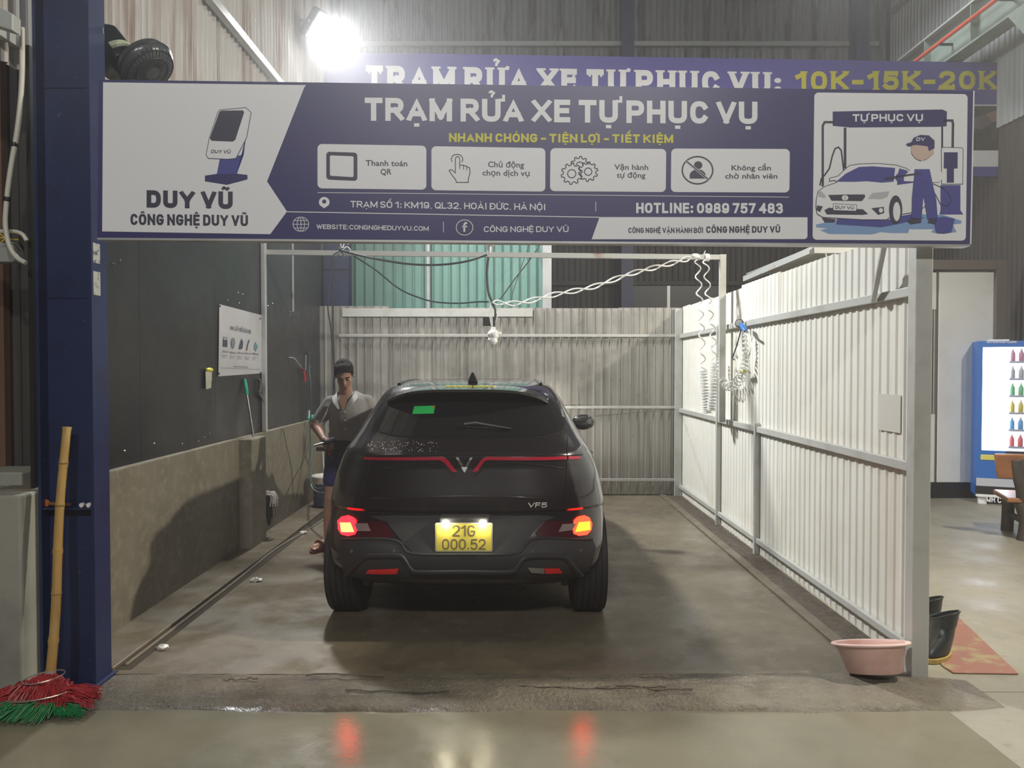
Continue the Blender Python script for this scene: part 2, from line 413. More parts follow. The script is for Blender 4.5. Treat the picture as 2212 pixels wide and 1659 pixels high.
c = hcol('steel_column', 2178, 2262, 9.62, 'large dark blue steel column behind the vending machine', dp=.35)
a = atY(2164, 400, 9.60); b = atY(2177, 400, 9.60)
MB().box(a.x, b.x, 9.60, 9.65, atY(2170, 575, 9.60).z, 8.0).build('blue_tube', mat('lit_blue_paint', (.03, .06, .30), rough=.45), c)  # light on this strip is put into its brighter blue
# crane beam with a red conductor bar on the right wall
cb = thing('crane_beam', 'pale green crane beam carrying a red conductor bar, top right', 'beam', (5.5, 9.5, 5.4))
M_cg = mat('pale_green_paint', (.27, .34, .29), rough=.5, var=[(2, (.19, .24, .20), .45, .7)])
XB = 5.62
p = atX(2025, 108, XB); q = atX(2190, -8, XB); zc = (p.z + q.z) / 2
MB().box(XB - .012, XB + .012, 6.4, HB - .4, zc - .26, zc + .20).build('web', M_cg, cb)
MB().box(XB - .11, XB + .11, 6.4, HB - .4, zc + .20, zc + .225).build('top_flange', M_rust_tube, cb)
MB().box(XB - .11, XB + .11, 6.4, HB - .4, zc - .285, zc - .26).build('bottom_flange', M_cg, cb)
for y in (8.0, 9.0, 10.0, 11.0): MB().box(XB - .10, XB - .012, y, y + .012, zc - .26, zc + .20).build('stiffener', M_cg, cb)
MB().tube([(XB - .16, 6.4, zc - .03), (XB - .16, HB - .45, zc - .03)], .024, 8).build('conductor_bar', mat('red_orange', (.75, .09, .04), rough=.35), cb, smooth=True)
for y in (7.2, 8.35, 9.5, 10.6): MB().box(XB - .17, XB - .01, y, y + .03, zc - .075, zc - .05).build('clip', M_blackpl, cb)
bk = thing('beam_bracket', 'grey-green gusset bracket under the crane beam beside the blue column', 'bracket', (XB, 7.6, zc - .9))
MB().box(XB - .16, XB + .16, 7.62, 7.65, zc - .95, zc - .29).build('plate', M_cg, bk)
MB().prism([(XB - .16, 7.65, zc - .3), (XB - .16, 8.25, zc - .3), (XB - .16, 7.65, zc - 1.0)], (.02, 0, 0)).build('gusset', M_cg, bk)
# green sheet screen over the back wall
gs = thing('green_screen_wall', 'green corrugated sheet screen with grey posts behind the bay', 'wall', (-.8, 9.75, 0), kind='structure')
a = atY(762, 600, 9.7).x; b = atY(1172, 600, 9.7).x; mid = atY(925, 600, 9.7).x
sheet((a - .4, 9.76, 0), (1, 0, 0), (0, -1, 0), mid - a + .4, 1.6, 3.95, .125, .028).build('sheet', M_greensheet, gs)
sheet((mid, 9.76, 0), (1, 0, 0), (0, -1, 0), b - mid, 1.6, 3.95, .112, .028).build('sheet', M_greensheet, gs)
MB().box(mid - .02, mid + .02, 9.70, 9.72, 1.6, 3.95).build('cover_strip', M_steel, gs)
MB().box(b, b + .115, 9.66, 9.76, 0, 3.95).build('post', M_steel, gs)
c = hcol('steel_column', 697, 752, 9.3, 'bright blue steel column in the back left corner', dp=.2, z1=4.0)
a, b = atY(700, 556, 9.29), atY(749, 582, 9.29)
MB().box(a.x, b.x, 9.27, 9.295, b.z, a.z).build('end_plate', M_blue, c)
# site booth behind the right wall
YK = 8.85
bt = thing('booth_wall', 'white panel booth with brown frame behind the bay on the right', 'wall', (5.2, YK, 0), kind='structure')
def quad(px0, py0, px1, py1, Y): a = atY(px0, py0, Y); b = atY(px1, py1, Y); return a.x, b.x, b.z, a.z
M_panel = mat('white_panel', (.60, .615, .60), rough=.5, var=[(2, (.52, .53, .52), .5, .72)])
M_bframe = mat('brown_frame', (.10, .085, .075), rough=.55)
x0, x1, z0, z1 = quad(2029, 588, 2146, 1042, YK); MB().box(x0, x1, YK, YK + .04, z0, z1).build('panel', M_panel, bt, bevel=.005)
x0, x1, z0, z1 = quad(1985, 588, 2025, 668, YK); MB().box(x0 - .5, x1, YK + .02, YK + .05, z0, z1).build('panel', M_panel, bt)
x0, x1, z0, z1 = quad(1985, 895, 2025, 1042, YK); MB().box(x0 - .5, x1, YK + .02, YK + .05, z0, z1).build('panel', M_panel, bt)
x0, x1, z0, z1 = quad(1985, 668, 2025, 895, YK); MB().box(x0 - .5, x1, YK + .05, YK + .08, z0, z1).build('opening', M_blackpl, bt)
for px in (2014, 2020): x = atY(px, 700, YK).x; MB().box(x, x + .018, YK + .03, YK + .05, atY(0, 895, YK).z, atY(0, 668, YK).z).build('louvre', M_steel, bt)
x0, x1, z0, z1 = quad(2025, 585, 2029, 1042, YK); MB().box(x0, x1, YK + .005, YK + .05, z0, z1).build('mullion', M_bframe, bt)
x0, x1, z0, z1 = quad(1985, 563, 2146, 583, YK); MB().box(x0 - .5, x1, YK - .06, YK + .1, z0, z1).build('header', M_bframe, bt)
x0, x1, z0, z1 = quad(2147, 563, 2163, 1042, YK); MB().box(x0, x1, YK - .06, YK + .1, 0, z1).build('jamb', M_bframe, bt)
x0, x1, z0, z1 = quad(1985, 1043, 2146, 1078, YK); MB().box(x0 - .5, x1, YK + .01, YK + .08, 0, z1).build('kick_plate', M_blackpl, bt)
# steel frame peeking over the right wall
sf = thing('canopy_frame', 'small steel canopy frame peeking over the right partition', 'frame', (2.5, 5.7, 2.3))
a, b = atY(1757, 541, 5.75), atY(1900, 541, 5.75)
MB().bar(a, b, .06, .05).build('rail', M_rust_tube, sf)
MB().bar((a.x, 5.75, a.z), (a.x, 7.4, a.z - .02), .06, .05).build('rail', M_rust_tube, sf)
MB().bar((b.x, 5.75, a.z), (b.x, 7.4, a.z - .02), .06, .05).build('rail', M_rust_tube, sf)
MB().box(a.x, b.x, 5.75, 7.4, a.z + .026, a.z + .034).build('roof_sheet', M_steel, sf)
MB().box(b.x - .03, b.x + .03, 5.74, 5.80, 0, a.z - .02).build('leg', M_rust_tube, sf)
MB().tube(spline([(a.x + .08, 5.72, a.z - .03), (a.x + .10, 5.72, a.z - .09), (a.x + .07, 5.72, a.z - .11), (a.x + .06, 5.72, a.z - .16)], 5), .006, 6).build('hook', M_steel, sf, smooth=True)

# blue column at the mouth of the bay
bc = thing('steel_column', 'big dark blue steel I-beam column at the mouth of the bay', 'column', (-2.165, 3.65, 0))
MB().box(-2.300, -2.286, 3.585, 3.725, 0, 5.4).build('flange', M_blue, bc)
MB().box(-2.044, -2.030, 3.585, 3.725, 0, 5.4).build('flange', M_blue, bc)
MB().box(-2.286, -2.044, 3.650, 3.662, 0, 5.4).build('web', M_blue, bc)
zs = atY(120, 1097, 3.6).z; MB().box(-2.286, -2.044, 3.59, 3.65, zs - .008, zs).build('stiffener', M_blue, bc)
zs2 = atY(120, 640, 3.6).z; MB().box(-2.286, -2.044, 3.645, 3.652, zs2 - .004, zs2 + .004).build('weld_seam', M_blue, bc)
zs3 = atY(120, 180, 3.6).z; MB().box(-2.286, -2.044, 3.645, 3.652, zs3 - .004, zs3 + .004).build('weld_seam', M_blue, bc)
MB().box(-2.32, -2.01, 3.56, 3.75, 0, .012).build('base_plate', M_blue, bc)
M_scrape = mat('scraped_paint', (.40, .42, .38), rough=.6, var=[(30, (.10, .11, .16), .5, .6)])
for (y0, y1) in ((530, 572), (590, 640)):
    a = atX(222, y0, -2.029).z; b = atX(222, y1, -2.029).z
    MB().box(-2.030, -2.0285, 3.60, 3.66, b, a).build('scraped_patch', M_scrape, bc)
# ------------------------------------------------------------------ stroke lettering (capitals, figures, Vietnamese marks)
def arc(cx, cy, rx, ry, a0, a1, n=10, e=2.5):
    out = []
    for i in range(n + 1):
        t = R(a0 + (a1 - a0) * i / n); c, s = math.cos(t), math.sin(t)
        out.append((cx + rx * math.copysign(abs(c) ** (2 / e), c), cy + ry * math.copysign(abs(s) ** (2 / e), s)))
    return out
RING = arc(.5, .5, .5, .5, 90, 450, 24)
GL = {
 'A': (.68, [[(0, 0), (.5, 1), (1, 0)], [(.2, .27), (.8, .27)]]),
 'B': (.60, [[(0, 0), (0, 1)], [(0, 1), (.5, 1)] + arc(.55, .76, .38, .24, 90, -90, 8) + [(0, .52)], [(0, .52), (.5, .52)] + arc(.6, .26, .4, .26, 90, -90, 8) + [(0, 0)]]),
 'C': (.60, [arc(.52, .5, .5, .5, 35, 325, 18)]),
 'D': (.62, [[(0, 0), (0, 1)], [(0, 1), (.4, 1)] + arc(.45, .5, .55, .5, 90, -90, 12) + [(0, 0)]]),
 'E': (.50, [[(0, 0), (0, 1)], [(0, 1), (1, 1)], [(0, .52), (.9, .52)], [(0, 0), (1, 0)]]),
 'F': (.48, [[(0, 0), (0, 1)], [(0, 1), (1, 1)], [(0, .5), (.88, .5)]]),
 'G': (.62, [arc(.5, .5, .5, .5, 38, 335, 18) + [(1, .46), (.58, .46)]]),
 'H': (.62, [[(0, 0), (0, 1)], [(1, 0), (1, 1)], [(0, .5), (1, .5)]]),
 'I': (.16, [[(.5, 0), (.5, 1)]]),
 'J': (.5, [[(1, 1), (1, .3)] + arc(.5, .28, .5, .28, 0, -170, 8)]),
 'K': (.62, [[(0, 0), (0, 1)], [(1, 1), (.05, .42)], [(.3, .55), (1, 0)]]),
 'L': (.46, [[(0, 1), (0, 0)], [(0, 0), (1, 0)]]),
 'M': (.80, [[(0, 0), (0, 1)], [(0, 1), (.5, .12)], [(.5, .12), (1, 1)], [(1, 1), (1, 0)]]),
 'N': (.64, [[(0, 0), (0, 1)], [(0, 1), (1, 0)], [(1, 0), (1, 1)]]),
 'O': (.64, [RING]),
 'P': (.58, [[(0, 0), (0, 1)], [(0, 1), (.5, 1)] + arc(.58, .71, .42, .29, 90, -90, 10) + [(0, .42)]]),
 'Q': (.66, [RING, [(.62, .25), (1, -.04)]]),
 'R': (.62, [[(0, 0), (0, 1)], [(0, 1), (.5, 1)] + arc(.55, .73, .42, .27, 90, -90, 10) + [(0, .46)], [(.5, .46), (1, 0)]]),
 'S': (.56, [arc(.5, .74, .48, .26, 30, 200, 9) + [(.3, .56), (.72, .45)] + arc(.5, .27, .5, .27, 15, -160, 10)]),
 'T': (.58, [[(0, 1), (1, 1)], [(.5, 1), (.5, 0)]]),
 'U': (.62, [[(0, 1), (0, .34)] + arc(.5, .32, .5, .32, 180, 360, 12) + [(1, 1)]]),
 'V': (.66, [[(0, 1), (.5, 0)], [(.5, 0), (1, 1)]]),
 'W': (.9, [[(0, 1), (.25, 0)], [(.25, 0), (.5, .9)], [(.5, .9), (.75, 0)], [(.75, 0), (1, 1)]]),
 'X': (.66, [[(0, 0), (1, 1)], [(0, 1), (1, 0)]]),
 'Y': (.66, [[(0, 1), (.5, .45)], [(1, 1), (.5, .45)], [(.5, .45), (.5, 0)]]),
 'Z': (.6, [[(0, 1), (1, 1)], [(1, 1), (0, 0)], [(0, 0), (1, 0)]]),
 '0': (.58, [RING]),
 '1': (.34, [[(.9, 0), (.9, 1)], [(.9, 1), (0, .78)]]),
 '2': (.56, [arc(.5, .72, .5, .28, 165, -30, 11) + [(.0, 0)], [(0, 0), (1, 0)]]),
 '3': (.56, [arc(.48, .75, .46, .25, 150, -90, 10) + arc(.48, .26, .52, .26, 90, -150, 10)]),
 '4': (.60, [[(.75, 0), (.75, 1)], [(.75, 1), (0, .3)], [(0, .3), (1, .3)]]),
 '5': (.56, [[(.95, 1), (.12, 1), (.06, .52)], [(.06, .52)] + arc(.48, .32, .52, .32, 140, -150, 12)]),
 '7': (.54, [[(0, 1), (1, 1)], [(1, 1), (.35, 0)]]),
 '8': (.58, [arc(.5, .75, .44, .25, 90, 450, 16), arc(.5, .26, .5, .26, 90, 450, 16)]),
 '9': (.58, [arc(.5, .67, .5, .33, 0, 360, 16), [(1, .67)] + arc(.48, .3, .52, .3, 10, -150, 8)]),
 '6': (.58, [arc(.5, .33, .5, .33, 0, 360, 16), [(0, .33)] + arc(.52, .7, .52, .3, 190, 30, 8)]),
 '-': (.34, [[(0, .40), (1, .40)]]),
 ':': (.12, [[(.5, .05), (.5, .09)], [(.5, .62), (.5, .66)]]),
 '.': (.10, [[(.5, .0), (.5, .04)]]),
 ',': (.10, [[(.6, .04), (.3, -.12)]]),
}
def stroke(pts, t, closed, ymin, ymax, ext):
    P = [Vector((x, y)) for x, y in pts]
    Q = [P[0]]
    for q in P[1:]:
        if (q - Q[-1]).length > 1e-4: Q.append(q)
    P = Q; n = len(P)
    if n < 2: return []
    if not closed and ext:
        d = (P[1] - P[0]).normalized(); P[0] = P[0] - d * t * .5
        d = (P[-1] - P[-2]).normalized(); P[-1] = P[-1] + d * t * .5
    Lf, Rt = [], []
    for i in range(n):
        a = P[i - 1] if (i > 0 or closed) else None; b = P[(i + 1) % n] if (i < n - 1 or closed) else None
        if closed and i == 0: a = P[-2]
        if closed and i == n - 1: b = P[1]
        d1 = (P[i] - a).normalized() if a is not None else None; d2 = (b - P[i]).normalized() if b is not None else None
        if d1 is None: d1 = d2
        if d2 is None: d2 = d1
        m = (d1 + d2); m = m.normalized() if m.length > 1e-4 else d1
        nn = Vector((-m.y, m.x)); k = 1 / max(.45, nn.dot(Vector((-d1.y, d1.x))))
        Lf.append(P[i] + nn * t * .5 * k); Rt.append(P[i] - nn * t * .5 * k)
    cl = lambda q: (q.x, min(ymax, max(ymin, q.y)))
    return [[cl(Lf[i]), cl(Lf[i+1]), cl(Rt[i+1]), cl(Rt[i])] for i in range(n - 1)]
def lettering(text, aspect, t=.2, serif=False, gap=None, shear=0.0):
    """quads in a frame where cap height is 1 and the total width is `aspect`"""
    gap = gap if gap is not None else .07 + t * .25
    items = []; x = 0
    for ch in text:
        bar = ch == 'Đ'
        base, marks = (('D', []) if bar else (lambda s: (s[0], list(s[1:])))(unicodedata.normalize('NFD', ch)))
        if base == ' ': x += .26; continue
        w_, st = GL.get(base, GL['O']); items.append((x, w_, st, marks, bar, base)); x += w_ + t + gap
    tot = max(.01, x - gap); k = aspect / tot
    quads = []
    for (x0, w_, st, marks, bar, base) in items:
        W = max(.02, (w_ + t) * k - t); X0 = x0 * k + t / 2
        f = lambda p: (X0 + p[0] * W, t / 2 + p[1] * (1 - t))
        for pl in st:
            closed = len(pl) > 8 and (Vector(pl[0]) - Vector(pl[-1])).length < 1e-3
            quads += stroke([f(p) for p in pl], t, closed, -.3 if base in ',Q' else 0, 1, base not in ',')
            if serif and not closed and base not in ':.-,':
                for e, nb in ((pl[0], pl[1]), (pl[-1], pl[-2])):
                    if (abs(e[1]) < .01 or abs(e[1] - 1) < .01) and abs(nb[1] - e[1]) > .05 and not (base in 'AM' and e[1] > .9 and .05 < e[0] < .95) and not (base in 'TV' and e[1] > .9 and e[0] == .5):
                        X, Yb = f(e); h = .085; y0 = 0 if e[1] < .5 else 1 - h
                        if base in 'V' and e[1] < .5: continue
                        quads.append([(X - t*.78, y0), (X + t*.78, y0), (X + t*.78, y0 + h), (X - t*.78, y0 + h)])
                    elif base in 'ETFCSGL25' and abs(nb[1] - e[1]) < .05 and e[0] > .8 or (base == 'T' and e[1] > .9 and e[0] != .5):
                        X, Yb = f(e); sg = -1 if e[1] > .9 else 1
                        quads.append([(X - .05, Yb), (X + .06, Yb), (X + .06, Yb + sg * .2), (X - .03, Yb + sg * .2)])
        if bar: quads += stroke([(X0 - t * .8, .5), (X0 + W * .45, .5)], t * .75, False, 0, 1, False)
        cx = X0 + W / 2; s = min(.5, W * .8); top = 1.06; th = max(.09, t * .55)
        if '\u0302' in marks:
            quads += stroke([(cx - s*.42, top), (cx, top + .17)], th, False, -1, 2, False) + stroke([(cx, top + .17), (cx + s*.42, top)], th, False, -1, 2, False); top += .20
        if '\u0306' in marks: quads += stroke([(cx - s*.4, top + .16), (cx - s*.2, top + .04), (cx + s*.2, top + .04), (cx + s*.4, top + .16)], th, False, -1, 2, False)
        if '\u0303' in marks: quads += stroke([(cx - s*.45, top + .05), (cx - s*.2, top + .16), (cx + s*.2, top + .06), (cx + s*.45, top + .17)], th, False, -1, 2, False)
        dx = s * .45 if '\u0302' in marks else 0
        if '\u0301' in marks: quads += stroke([(cx - .05 + dx*.6, top), (cx + .1 + dx*.8, top + .2)], th * 1.1, False, -1, 2, False)
        if '\u0300' in marks: quads += stroke([(cx + .06 + dx, top), (cx - .1 + dx, top + .2)], th * 1.1, False, -1, 2, False)
        if '\u0309' in marks: quads += stroke([(cx - .1, top + .2), (cx, top + .27), (cx + .11, top + .2), (cx + .02, top + .08), (cx + .02, top)], th * .8, False, -1, 2, False)
        if '\u031b' in marks:
            hx = X0 + W + t * .5
            if serif: quads += [[(hx + a_, 1.0 + b_) for a_, b_ in ((-.02, -.1), (.16, -.1), (.2, .04), (.06, .08))]]
            else: quads += stroke([(hx - .04, .95), (hx + .13, .95), (hx + .13, 1.12)], th, False, -1, 2, True)
        if '\u0323' in marks: quads.append([(cx - t*.5, -.24), (cx + t*.5, -.24), (cx + t*.5, -.09), (cx - t*.5, -.09)])
    if shear: quads = [[(x + y * shear, y) for x, y in q] for q in quads]
    return quads
def font_quads(text, bold=.0):
    """the built-in typeface, for small mixed-case print; cap height scaled to 1"""
    c = bpy.data.curves.new('t', 'FONT'); c.body = text; c.offset = bold; c.resolution_u = 2
    o = bpy.data.objects.new('t', c); COL.objects.link(o); bpy.context.view_layer.update()
    me = evaluated(o); bpy.data.objects.remove(o)
    V = [(v.co.x, v.co.y) for v in me.vertices]; F = [tuple(p.vertices) for p in me.polygons]
    x0 = min(v[0] for v in V); x1 = max(v[0] for v in V); ch = .70
    return [((x - x0) / (x1 - x0), y / ch) for x, y in V], F

class Face:
    """a printed face: picture measurements are carried onto a real plane in the place"""
    def __init__(s, p, n, parent): s.p = Vector(p); s.n = Vector(n).normalized(); s.parent = parent
    def at(s, px, py, lift=0.0):
        d = ray(px, py); t = (s.p - O).dot(s.n) / d.dot(s.n); return O + d * t + s.n * lift
    def poly(s, pts, mt, layer=1, name='print', mb=None, th=.0006):
        m = mb or MB(); m.prism([s.at(x, y, layer * .0007) for x, y in pts], s.n * th)
        if mb is None: return m.build(name, mt, s.parent)
    def rrect(s, c4, r, mt, layer=1, name='panel', skip=()):
        tl, tr, br, bl = [Vector(q) for q in c4]; out = []
        for i, (q, a, b) in enumerate(((tl, bl, tr), (tr, tl, br), (br, tr, bl), (bl, br, tl))):
            if i in skip: out.append(q); continue
            u = (a - q).normalized() * r; v = (b - q).normalized() * r
            for k in range(7):
                t = k / 6; out.append(q + u * (1 - math.sin(t * math.pi / 2)) + v * (1 - math.cos(t * math.pi / 2)))
        return s.poly([(q.x, q.y) for q in out], mt, layer, name)
    def line(s, pts, wd, mt, layer=2, name='line', closed=False, mb=None):
        m = mb or MB()
        for q in stroke(pts if not closed else list(pts) + [pts[0]], wd, closed, -9e9, 9e9, False): s.poly(q, mt, layer, mb=m)
        if mb is None: return m.build(name, mt, s.parent)
    def caps(s, text, xl, bl, tl, xr, br, tr, mt, layer=2, t=.2, serif=False, gap=None, shear=0, name='lettering'):
        hl = bl - tl; asp = (xr - xl) / ((hl + br - tr) / 2); m = MB(); qi = 0
        for q in lettering(text, asp, t, serif, gap, shear):
            pts = []
            for (x, y) in q:
                u = x / asp; b = lerp(bl, br, u); tp = lerp(tl, tr, u); pts.append((lerp(xl, xr, u), b + (tp - b) * y))
            qi += 1; vs = [s.at(a, b, layer * .0007 + .0006 + 1.2e-5 * (qi % 40)) for a, b in pts]; m.add(vs, [(0, 1, 2, 3)])
        return m.build(name, mt, s.parent, fix=False)
    def small(s, text, xl, bl, tl, xr, mt, layer=2, bold=.015, name='lettering', slope=0.0):
        V, F = font_quads(text, bold); m = MB()
        m.add([s.at(lerp(xl, xr, u), lerp(bl, tl, y) + slope * (lerp(xl, xr, u) - xl), layer * .0007 + .0006) for u, y in V], F)
        return m.build(name, mt, s.parent, fix=False)

M_navy = mat('navy_print', (.050, .048, .150), rough=.38)
M_signw = mat('white_print', (.80, .81, .83), rough=.4)
M_yel = mat('yellow_print', (.62, .58, .035), rough=.4)
M_ink = mat('ink_print', (.055, .053, .085), rough=.45)
M_lb = mat('light_blue_print', (.22, .36, .60), rough=.45)
M_mb = mat('royal_blue_print', (.07, .075, .30), rough=.45)
M_skinp = mat('peach_print', (.62, .47, .40), rough=.45)
# ------------------------------------------------------------------ the front sign
TL, BL = atY(213, 172, 3.535), atY(210.5, 513, 3.535)
TR = atY(2102, 196.5, 3.60); BR = atY(2095, 527.5, 3.60)
ux = (TR - TL).normalized(); uz = (TL - BL).normalized(); nrm = ux.cross(uz).normalized()
if nrm.y > 0: nrm = -nrm
sg = thing('front_signboard', 'wide navy and white car wash signboard across the front of the bay', 'sign', (TL + TR + BL + BR) / 4 - Vector((0, 0, .38)))
F1 = Face((TL + TR + BL + BR) / 4, nrm, sg)
crn = [F1.at(*q) for q in ((213, 172), (2102, 196.5), (2095, 527.5), (210.5, 513))]
MB().prism(crn, -nrm * .055).build('board', M_navy, sg)
fr = MB()
fr.bar(crn[2] - nrm * .028 - uz * .006, crn[3] - nrm * .028 - uz * .006, .010, .060, up=nrm); fr.build('bottom_trim', M_steel, sg)
MB().bar(crn[1] - nrm * .028 + ux * .003, crn[2] - nrm * .028 + ux * .003, .006, .060, up=nrm).build('end_trim', M_signw, sg)
F1.poly([(223, 178), (661, 184), (657, 190), (577, 392), (620, 457), (584, 506), (221, 500)], M_signw, 1, 'white_field')
F1.caps('TRẠM RỬA XE TỰ PHỤC VỤ', 788, 261, 211, 1636, 268.5, 220, M_signw, 1, t=.235)
F1.caps('NHANH CHÓNG - TIỆN LỢI - TIẾT KIỆM', 970, 307, 287.5, 1454, 309.5, 291, M_yel, 1, t=.24)
for c4 in (((686, 311), (921, 315), (921, 410), (686, 407)), ((932, 316), (1178, 320), (1178, 414), (932, 411)), ((1189, 320), (1439, 322), (1438, 415), (1188, 413)), ((1450, 321), (1706, 322), (1705, 416), (1449, 415))):
    F1.rrect(c4, 10, M_signw, 1, 'white_panel')
F1.rrect(((705, 328), (772, 330), (772, 391), (705, 388)), 7, M_ink, 2, 'pay_icon')
F1.rrect(((713, 336), (764, 338), (764, 383), (713, 380)), 3, M_signw, 3, 'pay_icon_blank')
F1.small('Thanh toán', 790, 358, 346, 880, M_ink, slope=.014); F1.small('QR', 822, 377, 365, 846, M_ink)
F1.small('Chủ động', 1054, 361, 349, 1132, M_ink, slope=.014); F1.small('chọn dịch vụ', 1042, 379, 367, 1144, M_ink, slope=.014)
F1.small('Vận hành', 1327, 366.5, 355, 1400, M_ink, slope=.01); F1.small('tự động', 1332, 384, 373, 1394, M_ink)
F1.small('Không cần', 1580, 368, 357, 1665, M_ink); F1.small('chờ nhân viên', 1566, 386, 375, 1679, M_ink)
# icons: pointing hand
H = lambda pts, s=.3165, ox=600, oy=100: [(ox + x * s, oy + y * s) for x, y in pts]
ic = MB()
F1.line(H([(1212, 850), (1212, 770), (1217, 758), (1228, 754), (1238, 758), (1242, 770), (1242, 812), (1268, 812), (1268, 816), (1290, 818), (1292, 824), (1310, 830), (1312, 868), (1302, 900), (1300, 930), (1220, 930), (1215, 912), (1190, 880), (1170, 850), (1178, 842), (1195, 848), (1212, 866)]), 1.9, M_ink, 2, closed=True, mb=ic)
F1.line(H([(1190, 790), (1184, 770), (1192, 750), (1208, 740), (1228, 738), (1248, 744), (1260, 758), (1264, 776), (1256, 792)]), 1.9, M_ink, 2, mb=ic)
F1.line(H([(1242, 812), (1242, 838)]), 1.6, M_ink, 2, mb=ic); F1.line(H([(1268, 816), (1268, 842)]), 1.6, M_ink, 2, mb=ic); F1.line(H([(1290, 822), (1290, 846)]), 1.6, M_ink, 2, mb=ic)
ic.build('hand_icon', M_ink, sg)
ic = MB()
def gear(cx, cy, r, nt, a0=0, a1=360):
    pts = []
    for i in range(nt):
        b = 360 / nt
        for (da, rr_) in ((.05, r * .80), (.2, r), (.5, r), (.65, r * .80)):
            a = (i + da) * b
            if a0 <= a <= a1: pts.append((cx + rr_ * math.cos(R(a)), cy - rr_ * math.sin(R(a))))
    return pts
F1.line(gear(1235, 375.5, 23, 10), 2.1, M_ink, 2, closed=True, mb=ic)
F1.line([(1235 + 9 * math.cos(R(a)), 375.5 + 9 * math.sin(R(a))) for a in range(0, 360, 24)], 2.1, M_ink, 2, closed=True, mb=ic)
F1.line(gear(1270.5, 371, 21, 10), 2.1, M_ink, 2, closed=True, mb=ic)
F1.line([(1270.5 + 8 * math.cos(R(a)), 371 + 8 * math.sin(R(a))) for a in range(0, 360, 24)], 2.1, M_ink, 2, closed=True, mb=ic)
F1.line(gear(1252.5, 358, 20, 10, 5, 170), 2.1, M_ink, 2, mb=ic)
F1.line([(1252.5 + 8 * math.cos(R(a)), 358 - 8 * math.sin(R(a))) for a in range(10, 175, 20)], 2.1, M_ink, 2, mb=ic)
ic.build('gear_icon', M_ink, sg)
ic = MB()
circ = lambda cx, cy, rx, ry, a0=0, a1=360, n=28: [(cx + rx * math.cos(R(a0 + (a1-a0)*i/n)), cy - ry * math.sin(R(a0 + (a1-a0)*i/n))) for i in range(n if a1 - a0 == 360 else n + 1)]
F1.line(circ(1506.5, 368, 33, 29.5), 3.2, M_ink, 2, closed=True, mb=ic)
F1.poly(circ(1508, 357, 9, 8.5), M_ink, 2, mb=ic)
F1.poly([(1490, 386)] + circ(1507, 380, 17.5, 14, 180, 0, 14) + [(1524, 386)], M_ink, 2, mb=ic)
ic.build('no_attendant_icon', M_ink, sg)
F1.line([(1482, 348), (1531, 389)], 5, M_signw, 3, 'slash_gap'); F1.line([(1482, 348), (1531, 389)], 2.8, M_ink, 4, 'slash')
# contact lines
F1.line([(686, 416), (1200, 421), (1704, 426)], 1.2, M_signw, 1, 'rule'); F1.line([(620, 457.5), (1296, 469.5)], 1.8, M_signw, 1, 'rule')
F1.line([(1287, 436), (1287, 457)], 1.2, M_signw, 1, 'rule'); F1.line([(958, 479), (958, 502)], 1.2, M_signw, 1, 'rule')
F1.poly([(700.5, 450)] + circ(700.5, 437, 11.5, 11.5, 215, -35, 18), M_signw, 1, 'map_pin'); F1.poly(circ(700.5, 435.5, 4.6, 4.4, n=14), M_navy, 2, 'map_pin_hole')
F1.caps('TRẠM SỐ 1: KM19, QL32, HOÀI ĐỨC, HÀ NỘI', 757, 448, 434, 1179, 454.5, 440.5, M_signw, 1, t=.17)
F1.caps('HOTLINE: 0989 757 483', 1374, 460.5, 438, 1691, 461.5, 439, M_signw, 1, t=.22)
ic = MB()
F1.line(circ(650, 484.5, 17, 15.5), 1.3, M_signw, 1, closed=True, mb=ic); F1.line(circ(650, 484.5, 8, 15.5), 1.2, M_signw, 1, closed=True, mb=ic)
for dy, hw in ((-8, 14.5), (0, 17), (8, 14.5)): F1.line([(650 - hw, 484.5 + dy), (650 + hw, 484.5 + dy)], 1.2, M_signw, 1, mb=ic)
F1.line([(650, 469), (650, 500)], 1.2, M_signw, 1, mb=ic); ic.build('globe_icon', M_signw, sg)
F1.caps('WEBSITE:CONGNGHEDUYVU.COM', 684, 494.5, 484.5, 926, 499, 489, M_signw, 1, t=.17)
F1.line(circ(1003.5, 491.5, 18, 16.5), 1.5, M_signw, 1, 'round_icon', closed=True)
ic = MB(); F1.line([(1009, 482), (1005, 482), (1003, 485), (1003, 501)], 4, M_signw, 1, mb=ic); F1.line([(998.5, 489.5), (1009, 489.5)], 3.2, M_signw, 1, mb=ic); ic.build('letter_icon', M_signw, sg)
F1.caps('CÔNG NGHỆ DUY VŨ', 1045, 501.5, 489, 1228, 501.5, 489, M_signw, 1, t=.17)
F1.rrect(((1295, 469), (1744, 469.5), (1744, 516.5), (1278, 517)), 7, M_signw, 1, 'white_panel', skip=(0, 1, 3))
F1.caps('CÔNG NGHỆ VẬN HÀNH BỞI', 1357, 503.5, 492, 1519, 503.5, 492, M_ink, 2, t=.19)
F1.caps('CÔNG NGHỆ DUY VŨ', 1525, 503.5, 489, 1685, 502.5, 488.5, M_ink, 2, t=.22)
F1.caps('DUY VŨ', 317, 448.5, 411, 503, 452, 414, M_ink, 2, t=.27)
F1.caps('CÔNG NGHỆ DUY VŨ', 282, 486, 462, 536, 488.5, 465, M_ink, 2, t=.22)
